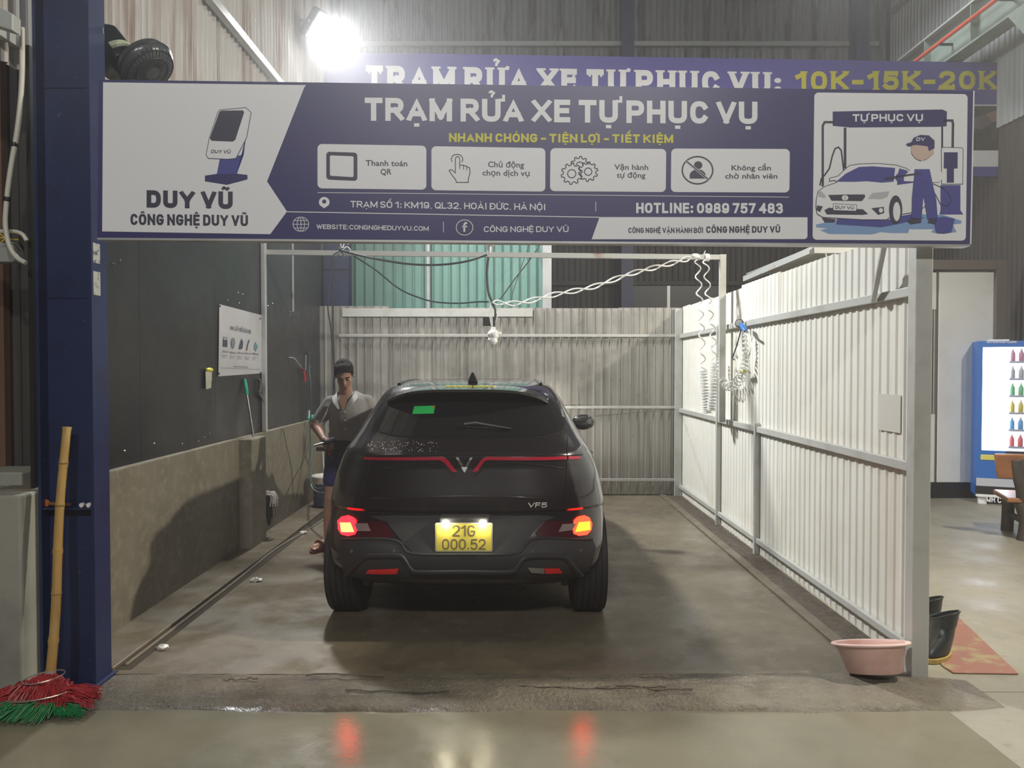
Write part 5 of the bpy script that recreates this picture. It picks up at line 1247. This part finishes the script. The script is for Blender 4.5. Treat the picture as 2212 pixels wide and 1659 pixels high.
# white bag over a socket, hung from the cables
wbg = thing('bagged_socket', 'power socket wrapped in a white plastic bag hanging under the cables', 'bag', atY(1064, 748, YC))
MB().tube(spline([atY(1063, 655, YC), atY(1070, 670, YC), atY(1069, 690, YC), atY(1066, 712, YC)], 6), .010, 8).build('cable', M_hose_d, wbg, smooth=True)
for k, px in enumerate((1058, 1062, 1074)): MB().tube(spline([atY(1060 + k, 656, YC), atY(px, 680, YC), atY(1062 + 2*k, 705, YC)], 6), .005, 6).build('cord', M_white_pl, wbg, smooth=True)
m = MB(); q = atY(1066, 722, YC); m.ball(q, (.055, .045, .05), 16, 12); m.ball(q + V((.05, 0, .005)), (.03, .03, .022), 10, 8); m.ball(q + V((-.005, 0, -.055)), (.045, .038, .05), 12, 10); m.ball(q + V((-.004, 0, .045)), (.028, .024, .03), 10, 8)
m.v = [v_ + V((math.sin(v_.z * 130) * .004, math.sin(v_.x * 90) * .004, math.sin(v_.x * 160) * .003)) for v_ in m.v]
remeshed(m, 'bag', mat('thin_white_bag', (.80, .80, .76), rough=.35), wbg, .006, 2)
m = MB(); a, b2 = atY(1043, 684, YC + .03), atY(1070, 704, YC + .03); m.box(a.x, b2.x, YC + .03, YC + .06, b2.z, a.z); m.build('socket_box', M_clad, wbg, bevel=.006)
# coiled air hoses
def helix(P, rad, turns, k=10):
    P = spline(P, 24); n = len(P); N = int(turns * k); out = []
    for i in range(N + 1):
        u = i / N * (n - 1); j = min(n - 2, int(u)); q = P[j].lerp(P[j+1], u - j); d_ = (P[j+1] - P[j]).normalized(); a, b3, _ = basis(d_, V((0, 1, 0)))
        r_ = rad(i / N) if callable(rad) else rad; t = 2 * math.pi * turns * i / N; out.append(q + a * r_ * math.cos(t) + b3 * r_ * math.sin(t))
    return out
M_air = mat('clear_hose', (.82, .83, .80), rough=.3)
ch = thing('coiled_hose', 'loosely coiled white air hose hanging from the tape, left coil', 'hose', atY(1525, 890, YF - .03))
def coil_path(pts, Y): return [atY(x, y, Y) for x, y in pts]
MB().tube(helix(coil_path([(1506, 556), (1511, 640), (1516, 720), (1518, 800)], YF - .04), .026, 8, 12), .0065, 6).build('stretched_coil', M_air, ch, smooth=True)
MB().tube(helix(coil_path([(1518, 800), (1522, 850), (1528, 892)], YF - .04), .036, 16, 12), .0065, 6).build('tight_coil', M_air, ch, smooth=True)
ch = thing('coiled_hose', 'coiled white air hose hanging from the tape next to the drop leg, right coil', 'hose', atY(1545, 890, YF + .0))
MB().tube(helix(coil_path([(1524, 556), (1530, 640), (1540, 720), (1542, 790)], YF - .10), .026, 8, 12), .0065, 6).build('stretched_coil', M_air, ch, smooth=True)
MB().tube(helix(coil_path([(1542, 790), (1540, 840), (1536, 886)], YF - .10), .034, 15, 12), .0065, 6).build('tight_coil', M_air, ch, smooth=True)
ag = thing('air_gun', 'blue tyre inflator with round gauge hung on the right wall rail', 'air gun', atX(1605, 775, XR - .05))
g0 = atX(1606, 707, XR - .07); MB().lathe([(0, -.012), (.034, -.012), (.038, 0), (.034, .014), (.030, .014)], atX(1597, 698, XR - .06), (-.6, -1, .1), 20).build('gauge', M_blackpl, ag, smooth=30)
MB().lathe([(0, 0), (.029, .0), (0, .002)], atX(1597, 698, XR - .06) + V((-.007, -.0125, .001)), (-.6, -1, .1), 20).build('gauge_face', mat('gauge_face', (.45, .45, .42), rough=.2), ag)
MB().tube([atX(1602, 702, XR - .06), g0, atX(1611, 715, XR - .07)], [.020, .024, .016], 10).build('body', mat('bright_blue', (.02, .16, .55), rough=.35), ag, smooth=True)
MB().tube([atX(1610, 714, XR - .07), atX(1617, 719, XR - .08)], .010, 8).build('nozzle', M_chrome, ag, smooth=True)
MB().tube(spline([atX(1601, 712, XR - .06), atX(1592, 745, XR - .07), atX(1583, 772, XR - .09), atX(1586, 777, XR - .10)], 6), .006, 7).build('inflator_hose', mat('blue_grey_hose', (.05, .07, .09), rough=.4), ag, smooth=True)
ch = thing('coiled_hose', 'clear coiled hose looping from the blue inflator along the right wall', 'hose', atX(1575, 830, XR - .06))
MB().tube(helix([atX(1609, 722, XR - .06), atX(1610, 770, XR - .06), atX(1600, 815, XR - .06), atX(1576, 835, XR - .06), atX(1557, 815, XR - .06), atX(1553, 775, XR - .06)], lambda t: .012 + .030 * max(0, math.sin(math.pi * t)), 26, 10), .005, 6).build('coil', M_air, ch, smooth=True)
yt = thing('yellow_fitting', 'yellow plastic hose fitting hanging on the right wall', 'fitting', atX(1605, 812, XR - .05))
MB().tube([atX(1596, 801, XR - .06), atX(1609, 802, XR - .06)], [.010, .018], 10).build('nozzle', mat('pale_yellow_plastic', (.60, .58, .22), rough=.4), yt, smooth=True); MB().tube(spline([atX(1604, 806, XR - .06), atX(1602, 822, XR - .06), atX(1606, 840, XR - .06)], 5), .008, 7).build('tail', M_air, yt, smooth=True)
q = MB().tube([atX(1462, 884, XR - .03), atY(1286, 899, 6.75)], .0035, 6).build('wire', M_blackpl); tag(q, 'thin dark wire stretched from the right wall to the car mirror', 'wire')
# papers stuck on the right wall
q = MB().box(XR + .0165, XR + .019, atX(1938, 900, XR).y, atX(1890, 900, XR).y, atX(1915, 932, XR).z, atX(1915, 852, XR).z).build('paper_sheet', mat('pale_paper', (.57, .555, .49), rough=.6)); tag(q, 'blank pale paper stuck on the white corrugated wall', 'paper')
# ------------------------------------------------------------------ things at the mouth of the bay
# bamboo broom leaning on the blue column
bb = atZ(103, 1500, 0.0); p0 = atY(108, 1468, 3.42); p1 = atY(143, 922, 3.57); d_ = p1 - p0
br = thing('broom', 'bamboo-handled broom with red and green plastic bristles leaning on the column', 'broom', V((p0.x, p0.y, 0)))
M_bam = mat('bamboo', (.47, .29, .085), rough=.45, streak=((30, 30, 2), (.36, .22, .07), .45, .7), var=[(6, (.50, .34, .13), .5, .7)])
P = []; rr_ = []
nodes = [0, .15, .33, .50, .68, .85, 1.0]
for i in range(61):
    t = i / 60; q = p0 + d_ * t + V((.006 * math.sin(t * 7), 0, 0)); nd = min(abs(t - k) for k in nodes)
    P.append(q); rr_.append((.0215 - .003 * t) * (1 + .16 * math.exp(-(nd / .006) ** 2)))
MB().tube(P, rr_, 12).build('bamboo_handle', M_bam, br, smooth=50)
for k in nodes[1:-1]: MB().lathe([(.0218, -.004), (.0228, 0), (.0218, .004)], p0 + d_ * k + V((.006 * math.sin(k * 7), 0, 0)), d_, 14).build('bamboo_node', mat('bamboo_node', (.20, .12, .04), rough=.6), br, smooth=True)
MB().tube([p0 - d_ * .005, p0 + d_ * .035], .024, 12).build('binding', mat('tape_grey', (.36, .34, .30), rough=.5), br, smooth=True)
M_br_r = mat('red_bristle', (.42, .030, .035), rough=.45); M_br_g = mat('green_bristle', (.010, .20, .055), rough=.45)
def bristles(name, mt, spec, n, seed, tuft):
    rr = random.Random(seed); m = MB()
    for i in range(n):
        s0, s1, r = spec(rr); mid = (s0 + s1) / 2 + V((rr.uniform(-.006, .006), rr.uniform(-.006, .006), rr.uniform(.004, .02)))
        m.tube([s0, mid, s1], [r, r * .9, r * .5], 4, caps=False)
    o = m.build(name, mt, br, fix=False); o['kind'] = 'stuff'; return o
top = p0 + V((0, 0, .0))
def head_spec(rr):
    t = rr.uniform(-1, 1); a = top + V((rr.uniform(-.02, .02), rr.uniform(-.02, .02), rr.uniform(-.01, .03)))
    e = V((top.x + t * .11 + .0, top.y - .05 + rr.uniform(-.05, .05), .115 - .03 * abs(t) + rr.uniform(-.02, .0))); return a, e, .0042
bristles('bristle_crown', M_br_r, head_spec, 420, 1, 0)
def mid_spec(rr):
    t = rr.uniform(-1, 1); a = V((top.x + t * .12, top.y - .05 + rr.uniform(-.05, .04), .115 - .02 * abs(t) + rr.uniform(-.02, .02)))
    e = V((top.x + t * .17 - .01, top.y - .11 + rr.uniform(-.06, .06), .045 + rr.uniform(-.02, .012))); return a, e, .0042
bristles('bristle_skirt', M_br_r, mid_spec, 520, 2, 0)
def left_spec(rr):
    t = rr.uniform(0, 1); a = V((top.x - .10 - .04 * t, top.y - .10 + rr.uniform(-.05, .04), .075 + rr.uniform(-.03, .03)))
    e = V((top.x - .26 - .10 * rr.random(), top.y - .18 + rr.uniform(-.10, .05), .012 + rr.uniform(0, .05))); return a, e, .0034
bristles('bristle_left', M_br_r, left_spec, 150, 3, 0)
def right_spec(rr):
    a = V((top.x + .12, top.y - .08 + rr.uniform(-.04, .04), .075 + rr.uniform(-.03, .03)))
    e = V((top.x + .23 + .05 * rr.random(), top.y - .10 + rr.uniform(-.05, .05), .055 + rr.uniform(-.025, .045))); return a, e, .0034
bristles('bristle_right', M_br_r, right_spec, 150, 4, 0)
def green_spec(rr):
    t = rr.uniform(-1, 1); a = V((top.x + t * .13 - .02, top.y - .10 + rr.uniform(-.05, .03), .055 + rr.uniform(-.02, .015)))
    e = V((top.x + t * .22 - .10, top.y - .20 + rr.uniform(-.05, .06), .006 + rr.uniform(0, .02))); return a, e, .0030
bristles('green_bristles', M_br_g, green_spec, 330, 5, 0)
def right_green(rr):
    a = V((top.x + .08 + rr.uniform(-.04, .04), top.y - .10 + rr.uniform(-.05, .03), .04)); e = V((top.x + .20 + rr.uniform(-.08, .06), top.y - .15 + rr.uniform(-.05, .05), .008 + .02 * rr.random())); return a, e, .0030
bristles('green_bristles', M_br_g, right_green, 120, 6, 0)
M_wire = mat('thin_wire', (.55, .50, .42), rough=.35, metal=.6)
MB().tube([(top.x + .088 * math.cos(R(t)), top.y - .045 + .075 * math.sin(R(t)), .135 + .012 * math.cos(R(t * 1))) for t in range(0, 360, 12)], .0028, 5, closed=True).build('wire_ring', M_wire, br, smooth=True)
MB().tube([(top.x - .005 + .155 * math.cos(R(t)), top.y - .085 + .085 * math.sin(R(t)), .078 + .016 * math.cos(R(t))) for t in range(0, 360, 12)], .0028, 5, closed=True).build('wire_ring', M_wire, br, smooth=True)
MB().ball((top.x, top.y - .05, .10), (.070, .036, .040), 14, 10).build('core', M_br_r, br, smooth=True); MB().ball((top.x - .01, top.y - .09, .05), (.115, .045, .028), 14, 10).build('core', M_br_r, br, smooth=True)
# scraper and caps on the column's stiffener
sc = thing('paint_scraper', 'orange plastic scraper lying on the blue column ledge', 'scraper', (-2.22, 3.62, zs))
a = atY(84, 1094, 3.615)
MB().prism([(a.x - .018, 3.615, zs + .002), (a.x + .045, 3.615, zs + .004), (a.x + .055, 3.615, zs + .020), (a.x + .045, 3.615, zs + .034), (a.x - .012, 3.615, zs + .052)], (0, .008, 0)).build('blade', mat('orange_plastic', (.50, .13, .03), rough=.5), sc, bevel=.002)
MB().bar((a.x + .045, 3.619, zs + .018), (a.x + .155, 3.619, zs + .012), .018, .016).build('handle', mat('dark_orange', (.22, .08, .03), rough=.5), sc, bevel=.004)
for px, lab in ((178, 'small white cap on the column ledge, left one'), (193, 'small white cap on the column ledge, right one')):
    q = atY(px, 1091, 3.615); o = MB().lathe([(0, 0), (.011, 0), (.012, .012), (.009, .022), (0, .022)], (q.x, 3.605, zs + .0115), (0, 1, 0), 14).build('bottle_cap', M_white_pl, smooth=30); tag(o, lab, 'cap', 'caps on the ledge')
# pink basin
bc_ = atZ(1900, 1468); bx, by = atY(1898, 1460, 3.62).x, 3.66
bs = thing('basin', 'pale pink plastic basin tilted against the end of the right wall', 'basin', (bx, by, .02))
m = MB(); n = 40; rot = Matrix.Rotation(R(-16), 3, 'X') @ Matrix.Rotation(R(-2), 3, 'Y')
prof = [(0, .012), (.118, .012), (.124, .0), (.128, .004), (.158, .128), (.164, .134), (.178, .132), (.180, .138), (.172, .142), (.160, .140), (.152, .128), (.122, .012), (.118, .008), (0, .008)]
m.lathe(prof, (0, 0, 0), n=n); m.v = [rot @ v_ + V((bx, by, .040)) for v_ in m.v]
m.build('bowl', mat('pink_plastic', (.72, .48, .42), rough=.38, var=[(7, (.60, .36, .30), .5, .7)]), bs, smooth=35)
m = MB(); m.tube([rot @ V((.178 * math.cos(R(t)), .178 * math.sin(R(t)), .137)) + V((bx, by, .040)) for t in range(0, 360, 9)], .007, 8, closed=True); m.build('rolled_rim', mat('pale_pink_rim', (.70, .50, .46), rough=.38), bs, smooth=True)
# rubber boots
def boot(x, y, ang, lab, lean):
    t = thing('rubber_boot', lab, 'boot', (x, y, .004), 'pair of rubber boots'); rm = Matrix.Rotation(ang, 3, 'Z') @ Matrix.Diagonal((1.18, 1.1, 1.0)); m = MB(); P = []; 
    secs = [(.030, -.02, .048, .095), (.07, -.005, .050, .10), (.11, .02, .050, .075), (.15, .035, .050, .060), (.17, .04, .054, .062), (.205, .043, .060, .068), (.215, .043, .061, .069)]
    nn = 20
    for (z, yo, rx_, ry_) in secs:
        for k in range(nn):
            a = 2 * math.pi * k / nn; yy = ry_ * math.sin(a); 
            q = V((rx_ * math.cos(a) * (.9 if yy < -.05 else 1) + lean * z * .3, yo + yy * (1.25 if (yy < 0 and z < .1) else 1), z + (.03 * math.cos(a * 1) * (z > .2)))); P.append(rm @ q + V((x, y, .004)))
    m.v = P
    for i in range(len(secs) - 1):
        for k in range(nn): k2 = (k + 1) % nn; m.f.append((i*nn + k, i*nn + k2, (i+1)*nn + k2, (i+1)*nn + k))
    m.f.append(tuple(range(nn)))
    m.build('shaft', mat('black_rubber', (.022, .026, .028), rough=.35), t, smooth=50)
    top_ = P[-nn:]; MB().tube(top_, .005, 6, closed=True).build('cuff', mat('black_rubber', (.02, .02, .02)), t, smooth=True)
    MB().prism([rm @ V((.056 * math.cos(R(a)) , -.025 + (.115 if math.sin(R(a)) > 0 else .125) * math.sin(R(a)), 0)) + V((x, y, .004)) for a in range(0, 360, 18)], (0, 0, .022)).build('sole', mat('ochre_sole', (.36, .25, .07), rough=.6), t)
q1 = atZ(2040, 1425); q2 = atZ(2012, 1412)
boot(2.300, 3.97, R(-48), 'black rubber boot with ochre sole, the nearer of the pair by the wall end', .2)
boot(2.372, 4.20, R(-44), 'black rubber boot half hidden behind the nearer boot', -.1)
# worn red mat
g = [atZ(2010, 1395), atZ(2070, 1335), atZ(2200, 1458), atZ(2060, 1456), atZ(2035, 1440)]
m = MB(); poly = [(p.x, p.y) for p in (g[0], g[1], g[2], g[3], g[4])]
m.prism([V((x, y, .002)) for x, y in poly], (0, 0, .005)); o = m.build('floor_mat', mat('worn_red_board', (.25, .115, .085), rough=.7, var=[(7, (.28, .23, .12), .50, .62)])); tag(o, 'worn red board lying on the floor beside the boots', 'mat')
# yard seam
mat_seam = mat('floor_seam', (.10, .095, .08), rough=.9)
s1 = MB()
A = [atZ(2062, 1553), atZ(2130, 1600), atZ(2212, 1668)]
o = MB().tube([v_ + V((0, 0, -.001)) for v_ in A], .004, 5).build('expansion_joint', mat_seam); tag(o, 'dark slanting joint in the yard floor at right', 'joint', kind='structure')
A = [atZ(2090, 1495), atZ(2300, 1495)]; o = MB().tube([v_ + V((0, 0, -.001)) for v_ in A], .003, 5).build('expansion_joint', mat_seam); tag(o, 'thin straight joint in the yard floor below the red board', 'joint', kind='structure')
# vending machine
vm0 = atZ(2108, 1088); ang = R(-24)
vm = thing('vending_machine', 'blue glass-fronted drinks vending machine glowing white at right', 'vending machine', (vm0.x, vm0.y, 0))
ex = V((math.cos(ang), math.sin(ang), 0)); ey = V((-math.sin(ang), math.cos(ang), 0)); ez = V((0, 0, 1))
def vbox(x0, x1, y0, y1, z0_, z1_, name, mt, parent=vm, bevel=0):
    c = vm0 + ex * (x0 + x1) / 2 + ey * (y0 + y1) / 2; c.z = (z0_ + z1_) / 2
    return MB().obox(c, ex * (x1 - x0) / 2, ey * (y1 - y0) / 2, ez * (z1_ - z0_) / 2).build(name, mt, parent, bevel=bevel)
M_vb = mat('vending_blue', (.02, .13, .46), rough=.4); M_vw = mat('vending_white', (.75, .77, .80), rough=.4)
VW, VD = .95, .70; zt_ = atY(2110, 737, vm0.y).z
vbox(0, VW, .08, VD, .09, zt_, 'cabinet', M_vb)
vbox(0, .05, 0, .08, .09, zt_, 'side_frame', M_vb); vbox(VW - .05, VW, 0, .08, .09, zt_, 'side_frame', M_vb)
zg = atY(2115, 972, vm0.y).z; zg1 = zt_ - .07
vbox(.05, VW - .05, 0, .08, zg1, zt_, 'header', M_vb); vbox(.05, VW - .05, 0, .08, .30, zg, 'lower_panel', M_vb)
vbox(0, VW, -.004, .08, .21, .30, 'silver_band', mat('silver_band', (.45, .48, .55), rough=.4)); vbox(0, VW, -.004, .08, .115, .21, 'black_band', M_blackpl); vbox(0, VW, -.004, .08, .085, .115, 'white_base', M_vw)
vbox(.05, VW - .05, .074, .079, zg, zg1, 'back_light', mat('vending_light', (1, 1, 1), emit=((.86, .90, 1.0), 2.6)))
vbox(.05, .30, .05, .074, zg + .02, zg1 - .02, 'light_tube', mat('vending_tube', (1, 1, 1), emit=((.86, .90, 1.0), 9)))
for x in (.03, VW - .12): vbox(x, x + .08, .03, .11, 0, .088, 'foot', M_vw)
vbox(.28, .80, -.006, .02, .40, .62, 'delivery_flap', M_blackpl, bevel=.004); vbox(.04, .20, -.008, .01, zg - .11, zg - .05, 'coin_plate', mat('yellow_plate', (.62, .58, .12), rough=.4), bevel=.004)
vbox(.30, VW - .05, -.006, .0, zg - .10, zg - .075, 'info_strip', mat('pale_blue_strip', (.45, .50, .62), rough=.4))
cols_ = [(.55, .12, .12), (.12, .3, .55), (.5, .42, .1), (.14, .4, .2), (.35, .36, .4), (.45, .2, .3)]
for r_ in range(6):
    zsft = zg + .03 + r_ * (zg1 - zg - .02) / 6
    vbox(.31, VW - .06, .012, .07, zsft, zsft + .025, 'shelf', mat('shelf_grey', (.35, .37, .48), rough=.4))
vbox(.05, VW - .05, -.002, .003, zg, zg1, 'glass_door', mat('clear_glass', (.9, .95, 1.0), rough=.02, trans=1.0, alpha=.25))
FV = Face(vm0 - ey * .006, -ey, vm)
FV.caps('MÁY BÁN HÀNG TỰ ĐỘNG', 2132, 741, 736.5, 2196, 741, 736.5, M_vw, 1, t=.16)
FV.caps('QR CODE', 2131, 1083, 1070, 2192, 1091, 1077, M_vw, 1, t=.18)
for r_ in range(6):
    zsft = zg + .055 + r_ * (zg1 - zg - .02) / 6
    for k in range(7):
        c = vm0 + ex * (.345 + k * .083) + ey * .042; c.z = zsft
        dk = thing('drink_bottle', 'small drink bottle on shelf %d of the vending machine, number %d from the light' % (r_ + 1, k + 1), 'bottle', c, 'drinks in the vending machine')
        dk['label'] = 'drink bottle %s from the light tube, on the %s shelf of the vending machine' % (('first', 'second', 'third', 'fourth', 'fifth', 'sixth', 'last')[k], ('lowest', 'second lowest', 'third lowest', 'third highest', 'second highest', 'top')[r_])
        MB().lathe([(0, 0), (.026, 0), (.027, .01), (.027, .085), (.012, .115), (.012, .125), (0, .125)], c, n=10).build('flask', mat('drink_%d' % ((k // 2 + r_) % 6), cols_[(k // 2 + r_) % 6], rough=.3), dk, smooth=40)
        MB().lathe([(.013, .122), (.014, .14), (0, .14)], c, n=8).build('cap', M_vw, dk)
tp2 = vbox(.12, .32, .10, .30, zt_, zt_ + .02, 'top_tray', M_vw)
# wooden bench seen from behind
bh0 = atZ(2203, 1166); an2 = R(-16)
bn = thing('bench', 'rustic brown wooden bench in front of the vending machine', 'bench', (bh0.x + .5, bh0.y + .1, 0))
ex = V((math.cos(an2), math.sin(an2), 0)); ey = V((-math.sin(an2), math.cos(an2), 0)); B0 = V((bh0.x - .02, bh0.y, 0))
M_plank = mat('bench_plank', (.30, .13, .055), rough=.35, streak=((3, 3, 14), (.20, .08, .035), .45, .7)); M_log = mat('bench_log', (.055, .045, .040), rough=.65, bump=(14, .6, .02))
def bp(x, y, z): return B0 + ex * x + ey * y + V((0, 0, z))
for x in (.05, 1.25):
    MB().tube(spline([bp(x, 0, 0), bp(x + .01, 0, .18), bp(x - .02, .01, .34)], 5), [.062, .058, .055, .053, .052, .052, .054, .056, .058, .060, .06][:11], 10).build('leg', M_log, bn, smooth=True)
    MB().tube(spline([bp(x, .42, 0), bp(x, .40, .18), bp(x, .40, .34)], 5), .052, 10).build('leg', M_log, bn, smooth=True)
    MB().tube(spline([bp(x - .01, .02, .30), bp(x - .03, -.02, .45), bp(x - .07, -.05, .60), bp(x - .09, -.08, .74)], 5), .048, 10).build('back_post', M_log, bn, smooth=True)
    MB().tube([bp(x, 0, .17), bp(x, .42, .17)], .03, 8).build('stretcher', M_log, bn, smooth=True)
MB().prism([bp(-.10, -.04, .34), bp(1.42, -.04, .34), bp(1.42, .47, .34), bp(-.06, .47, .34)], (0, 0, .045)).build('seat_plank', M_plank, bn, bevel=.012)
MB().prism([bp(-.18, -.06, .555), bp(1.5, -.06, .57), bp(1.5, -.10, .80), bp(-.22, -.10, .785)], ey * .045).build('backrest_plank', M_plank, bn, bevel=.012)
# ------------------------------------------------------------------ high things
# black wall fan behind the sign
fn = thing('wall_fan', 'black wall fan poking up behind the left end of the front sign', 'fan', atY(290, 172, 3.95))
a, b3 = atY(228, 70, 3.95), atY(290, 150, 3.95); ax = (b3 - a)
MB().lathe([(0, -.01), (.09, -.01), (.105, .01), (.105, .17), (.10, .19), (0, .20)], a + V((-.03, 0, -.03)), ax, 24).build('motor_housing', mat('gloss_black', (.012, .016, .018), rough=.12, coat=.5), fn, smooth=35)
MB().lathe([(.1056, .11), (.1056, .15)], a + V((-.03, 0, -.03)), ax, 24, a0=R(20), a1=R(120)).build('rating_label', mat('label_pale', (.35, .40, .28), rough=.5), fn)
c = atY(316, 142, 3.98); axf = V((.60, -.12, -.66))
MB().lathe([(0, .06), (.06, .058), (.12, .045), (.145, .02), (.148, 0), (.145, -.03), (.12, -.05), (.05, -.06), (0, -.06)], c, axf, 32).build('cage', mat('smoked_black', (.05, .055, .06), rough=.25), fn, smooth=40)
for k in range(3): rr2 = (.149, .13, .09)[k]; hh = (.0, .04, .055)[k]; aa, bb_, dd = basis(axf); MB().tube([c + aa * rr2 * math.cos(R(t)) + bb_ * rr2 * math.sin(R(t)) + dd * hh for t in range(0, 360, 10)], .004, 5, closed=True).build('cage_ring', M_blackpl, fn, smooth=True)
aa, bb_, dd = basis(axf)
for t in range(0, 360, 10): MB().tube([c + (aa * math.cos(R(t)) + bb_ * math.sin(R(t))) * r0 + dd * h0 for r0, h0 in ((.04, .062), (.09, .056), (.13, .042), (.149, .0))], .002, 4).build('cage_wire', M_blackpl, fn)
MB().bar((-2.04, 3.70, a.z - .1), a + V((-.02, .02, -.05)), .03, .03).build('arm', M_blackpl, fn)
# white conduit left of the column
YW = 3.52
cd_ = thing('conduit', 'bent white plastic conduit hanging left of the blue column', 'pipe', atY(30, 570, YW))
P = [atY(x, y, YW) for x, y in ((48, 60), (48, 150), (44, 220), (36, 290), (27, 340), (18, 400), (13, 450), (12, 490), (20, 530), (36, 556), (56, 568))]
MB().tube(spline(P, 6), .0115, 10).build('pipe', mat('ivory_plastic', (.55, .54, .47), rough=.45), cd_, smooth=True)
for (x, y) in ((31, 312), (15, 430)): q = atY(x, y, YW); MB().lathe([(.014, -.010), (.015, 0), (.014, .010)], q, (atY(x, y + 20, YW) - atY(x + 5, y - 20, YW)), 12).build('black_tie', M_blackpl, cd_, smooth=True)
P = [atY(x, y, YW + .05) for x, y in ((-20, 500), (0, 500), (30, 500), (48, 506), (58, 520))]
o = MB().tube(spline(P, 5), .010, 8).build('conduit_branch', mat('ivory_plastic', (.55, .54, .47)), smooth=True); tag(o, 'short ivory conduit branching left across the junction box', 'pipe')
jb = thing('junction_box', 'grey junction box with yellow wires left of the column', 'junction box', atY(12, 570, 3.6))
a, b3 = atY(-30, 522, 3.6), atY(30, 566, 3.6); MB().box(a.x, b3.x, 3.6, 3.68, b3.z, a.z).build('box', mat('box_grey', (.30, .31, .29), rough=.5), jb, bevel=.006)
for k, pts in enumerate((((-5, 512), (15, 516), (40, 518)), ((0, 505), (10, 515), (2, 524)), ((24, 395), (22, 405), (18, 415)))):
    MB().tube(spline([atY(x, y, 3.57) for x, y in pts], 4), .003, 5).build('yellow_wire', mat('yellow_wire', (.62, .48, .02), rough=.4), jb, smooth=True)
wbk = thing('white_bracket', 'white painted steel bracket in the top left corner', 'bracket', atY(5, 60, 3.4))
a = atY(-40, 10, 3.4); b3 = atY(27, 62, 3.4)
MB().prism([atY(-60, -10, 3.4), atY(0, 14, 3.4), atY(27, 30, 3.4), atY(27, 66, 3.4), atY(-60, 38, 3.4)], (0, .06, 0)).build('arm', mat('bracket_white', (.42, .44, .42), rough=.5), wbk, bevel=.004)
MB().box(-2.42, -2.37, 3.42, 3.60, b3.z + .0, b3.z + .05).build('wall_foot', mat('bracket_white', (.42, .44, .42)), wbk)
# floodlights
def flood(loc, target, size, name, label, strength, col):
    t = thing(name, label, 'lamp', loc); d_ = (V(target) - V(loc)).normalized(); a, b3, d_ = basis(d_); c = V(loc)
    MB().obox(c - d_ * .05, a * size * .5, b3 * size * .42, d_ * .045).build('housing', M_clad, t, bevel=.01)
    for k in range(7): MB().obox(c - d_ * .115 + a * size * (-.42 + .14 * k), a * .004, b3 * size * .38, d_ * .022).build('cooling_fin', M_clad, t)
    MB().obox(c + d_ * .0, a * size * .45, b3 * size * .37, d_ * .004).build('lens', mat(name + '_lens', (1, 1, 1), emit=(col, strength)), t)
    MB().tube([c + a * size * .52 - d_ * .05, c + a * size * .52 + V((0, .10, .16)), c - a * size * .52 + V((0, .10, .16)), c - a * size * .52 - d_ * .05], .010, 6).build('yoke', M_steel, t)
    return t
fl1 = flood(FLOOD, (2.2, 6.0, .8), .40, 'floodlight', 'glaring white floodlight above the sign at top left', 60, (.93, .96, 1.0))
MB().tube([FLOOD + V((0, .1, .16)), V((XL - .078, FLOOD.y + .1, FLOOD.z + .16))], .02, 6).build('bracket_arm', M_steel, fl1)
fl2 = flood(YARD, (1.2, 5.0, 0), .30, 'yard_lamp', 'small floodlight on a post over the yard beside the bay', 20, (1, .95, .86))
MB().tube([YARD + V((0, .1, .16)), V((YARD.x, YARD.y + .1, YARD.z + .3)), V((5.9, YARD.y + .1, YARD.z + .3))], .02, 6).build('bracket_arm', M_steel, fl2)
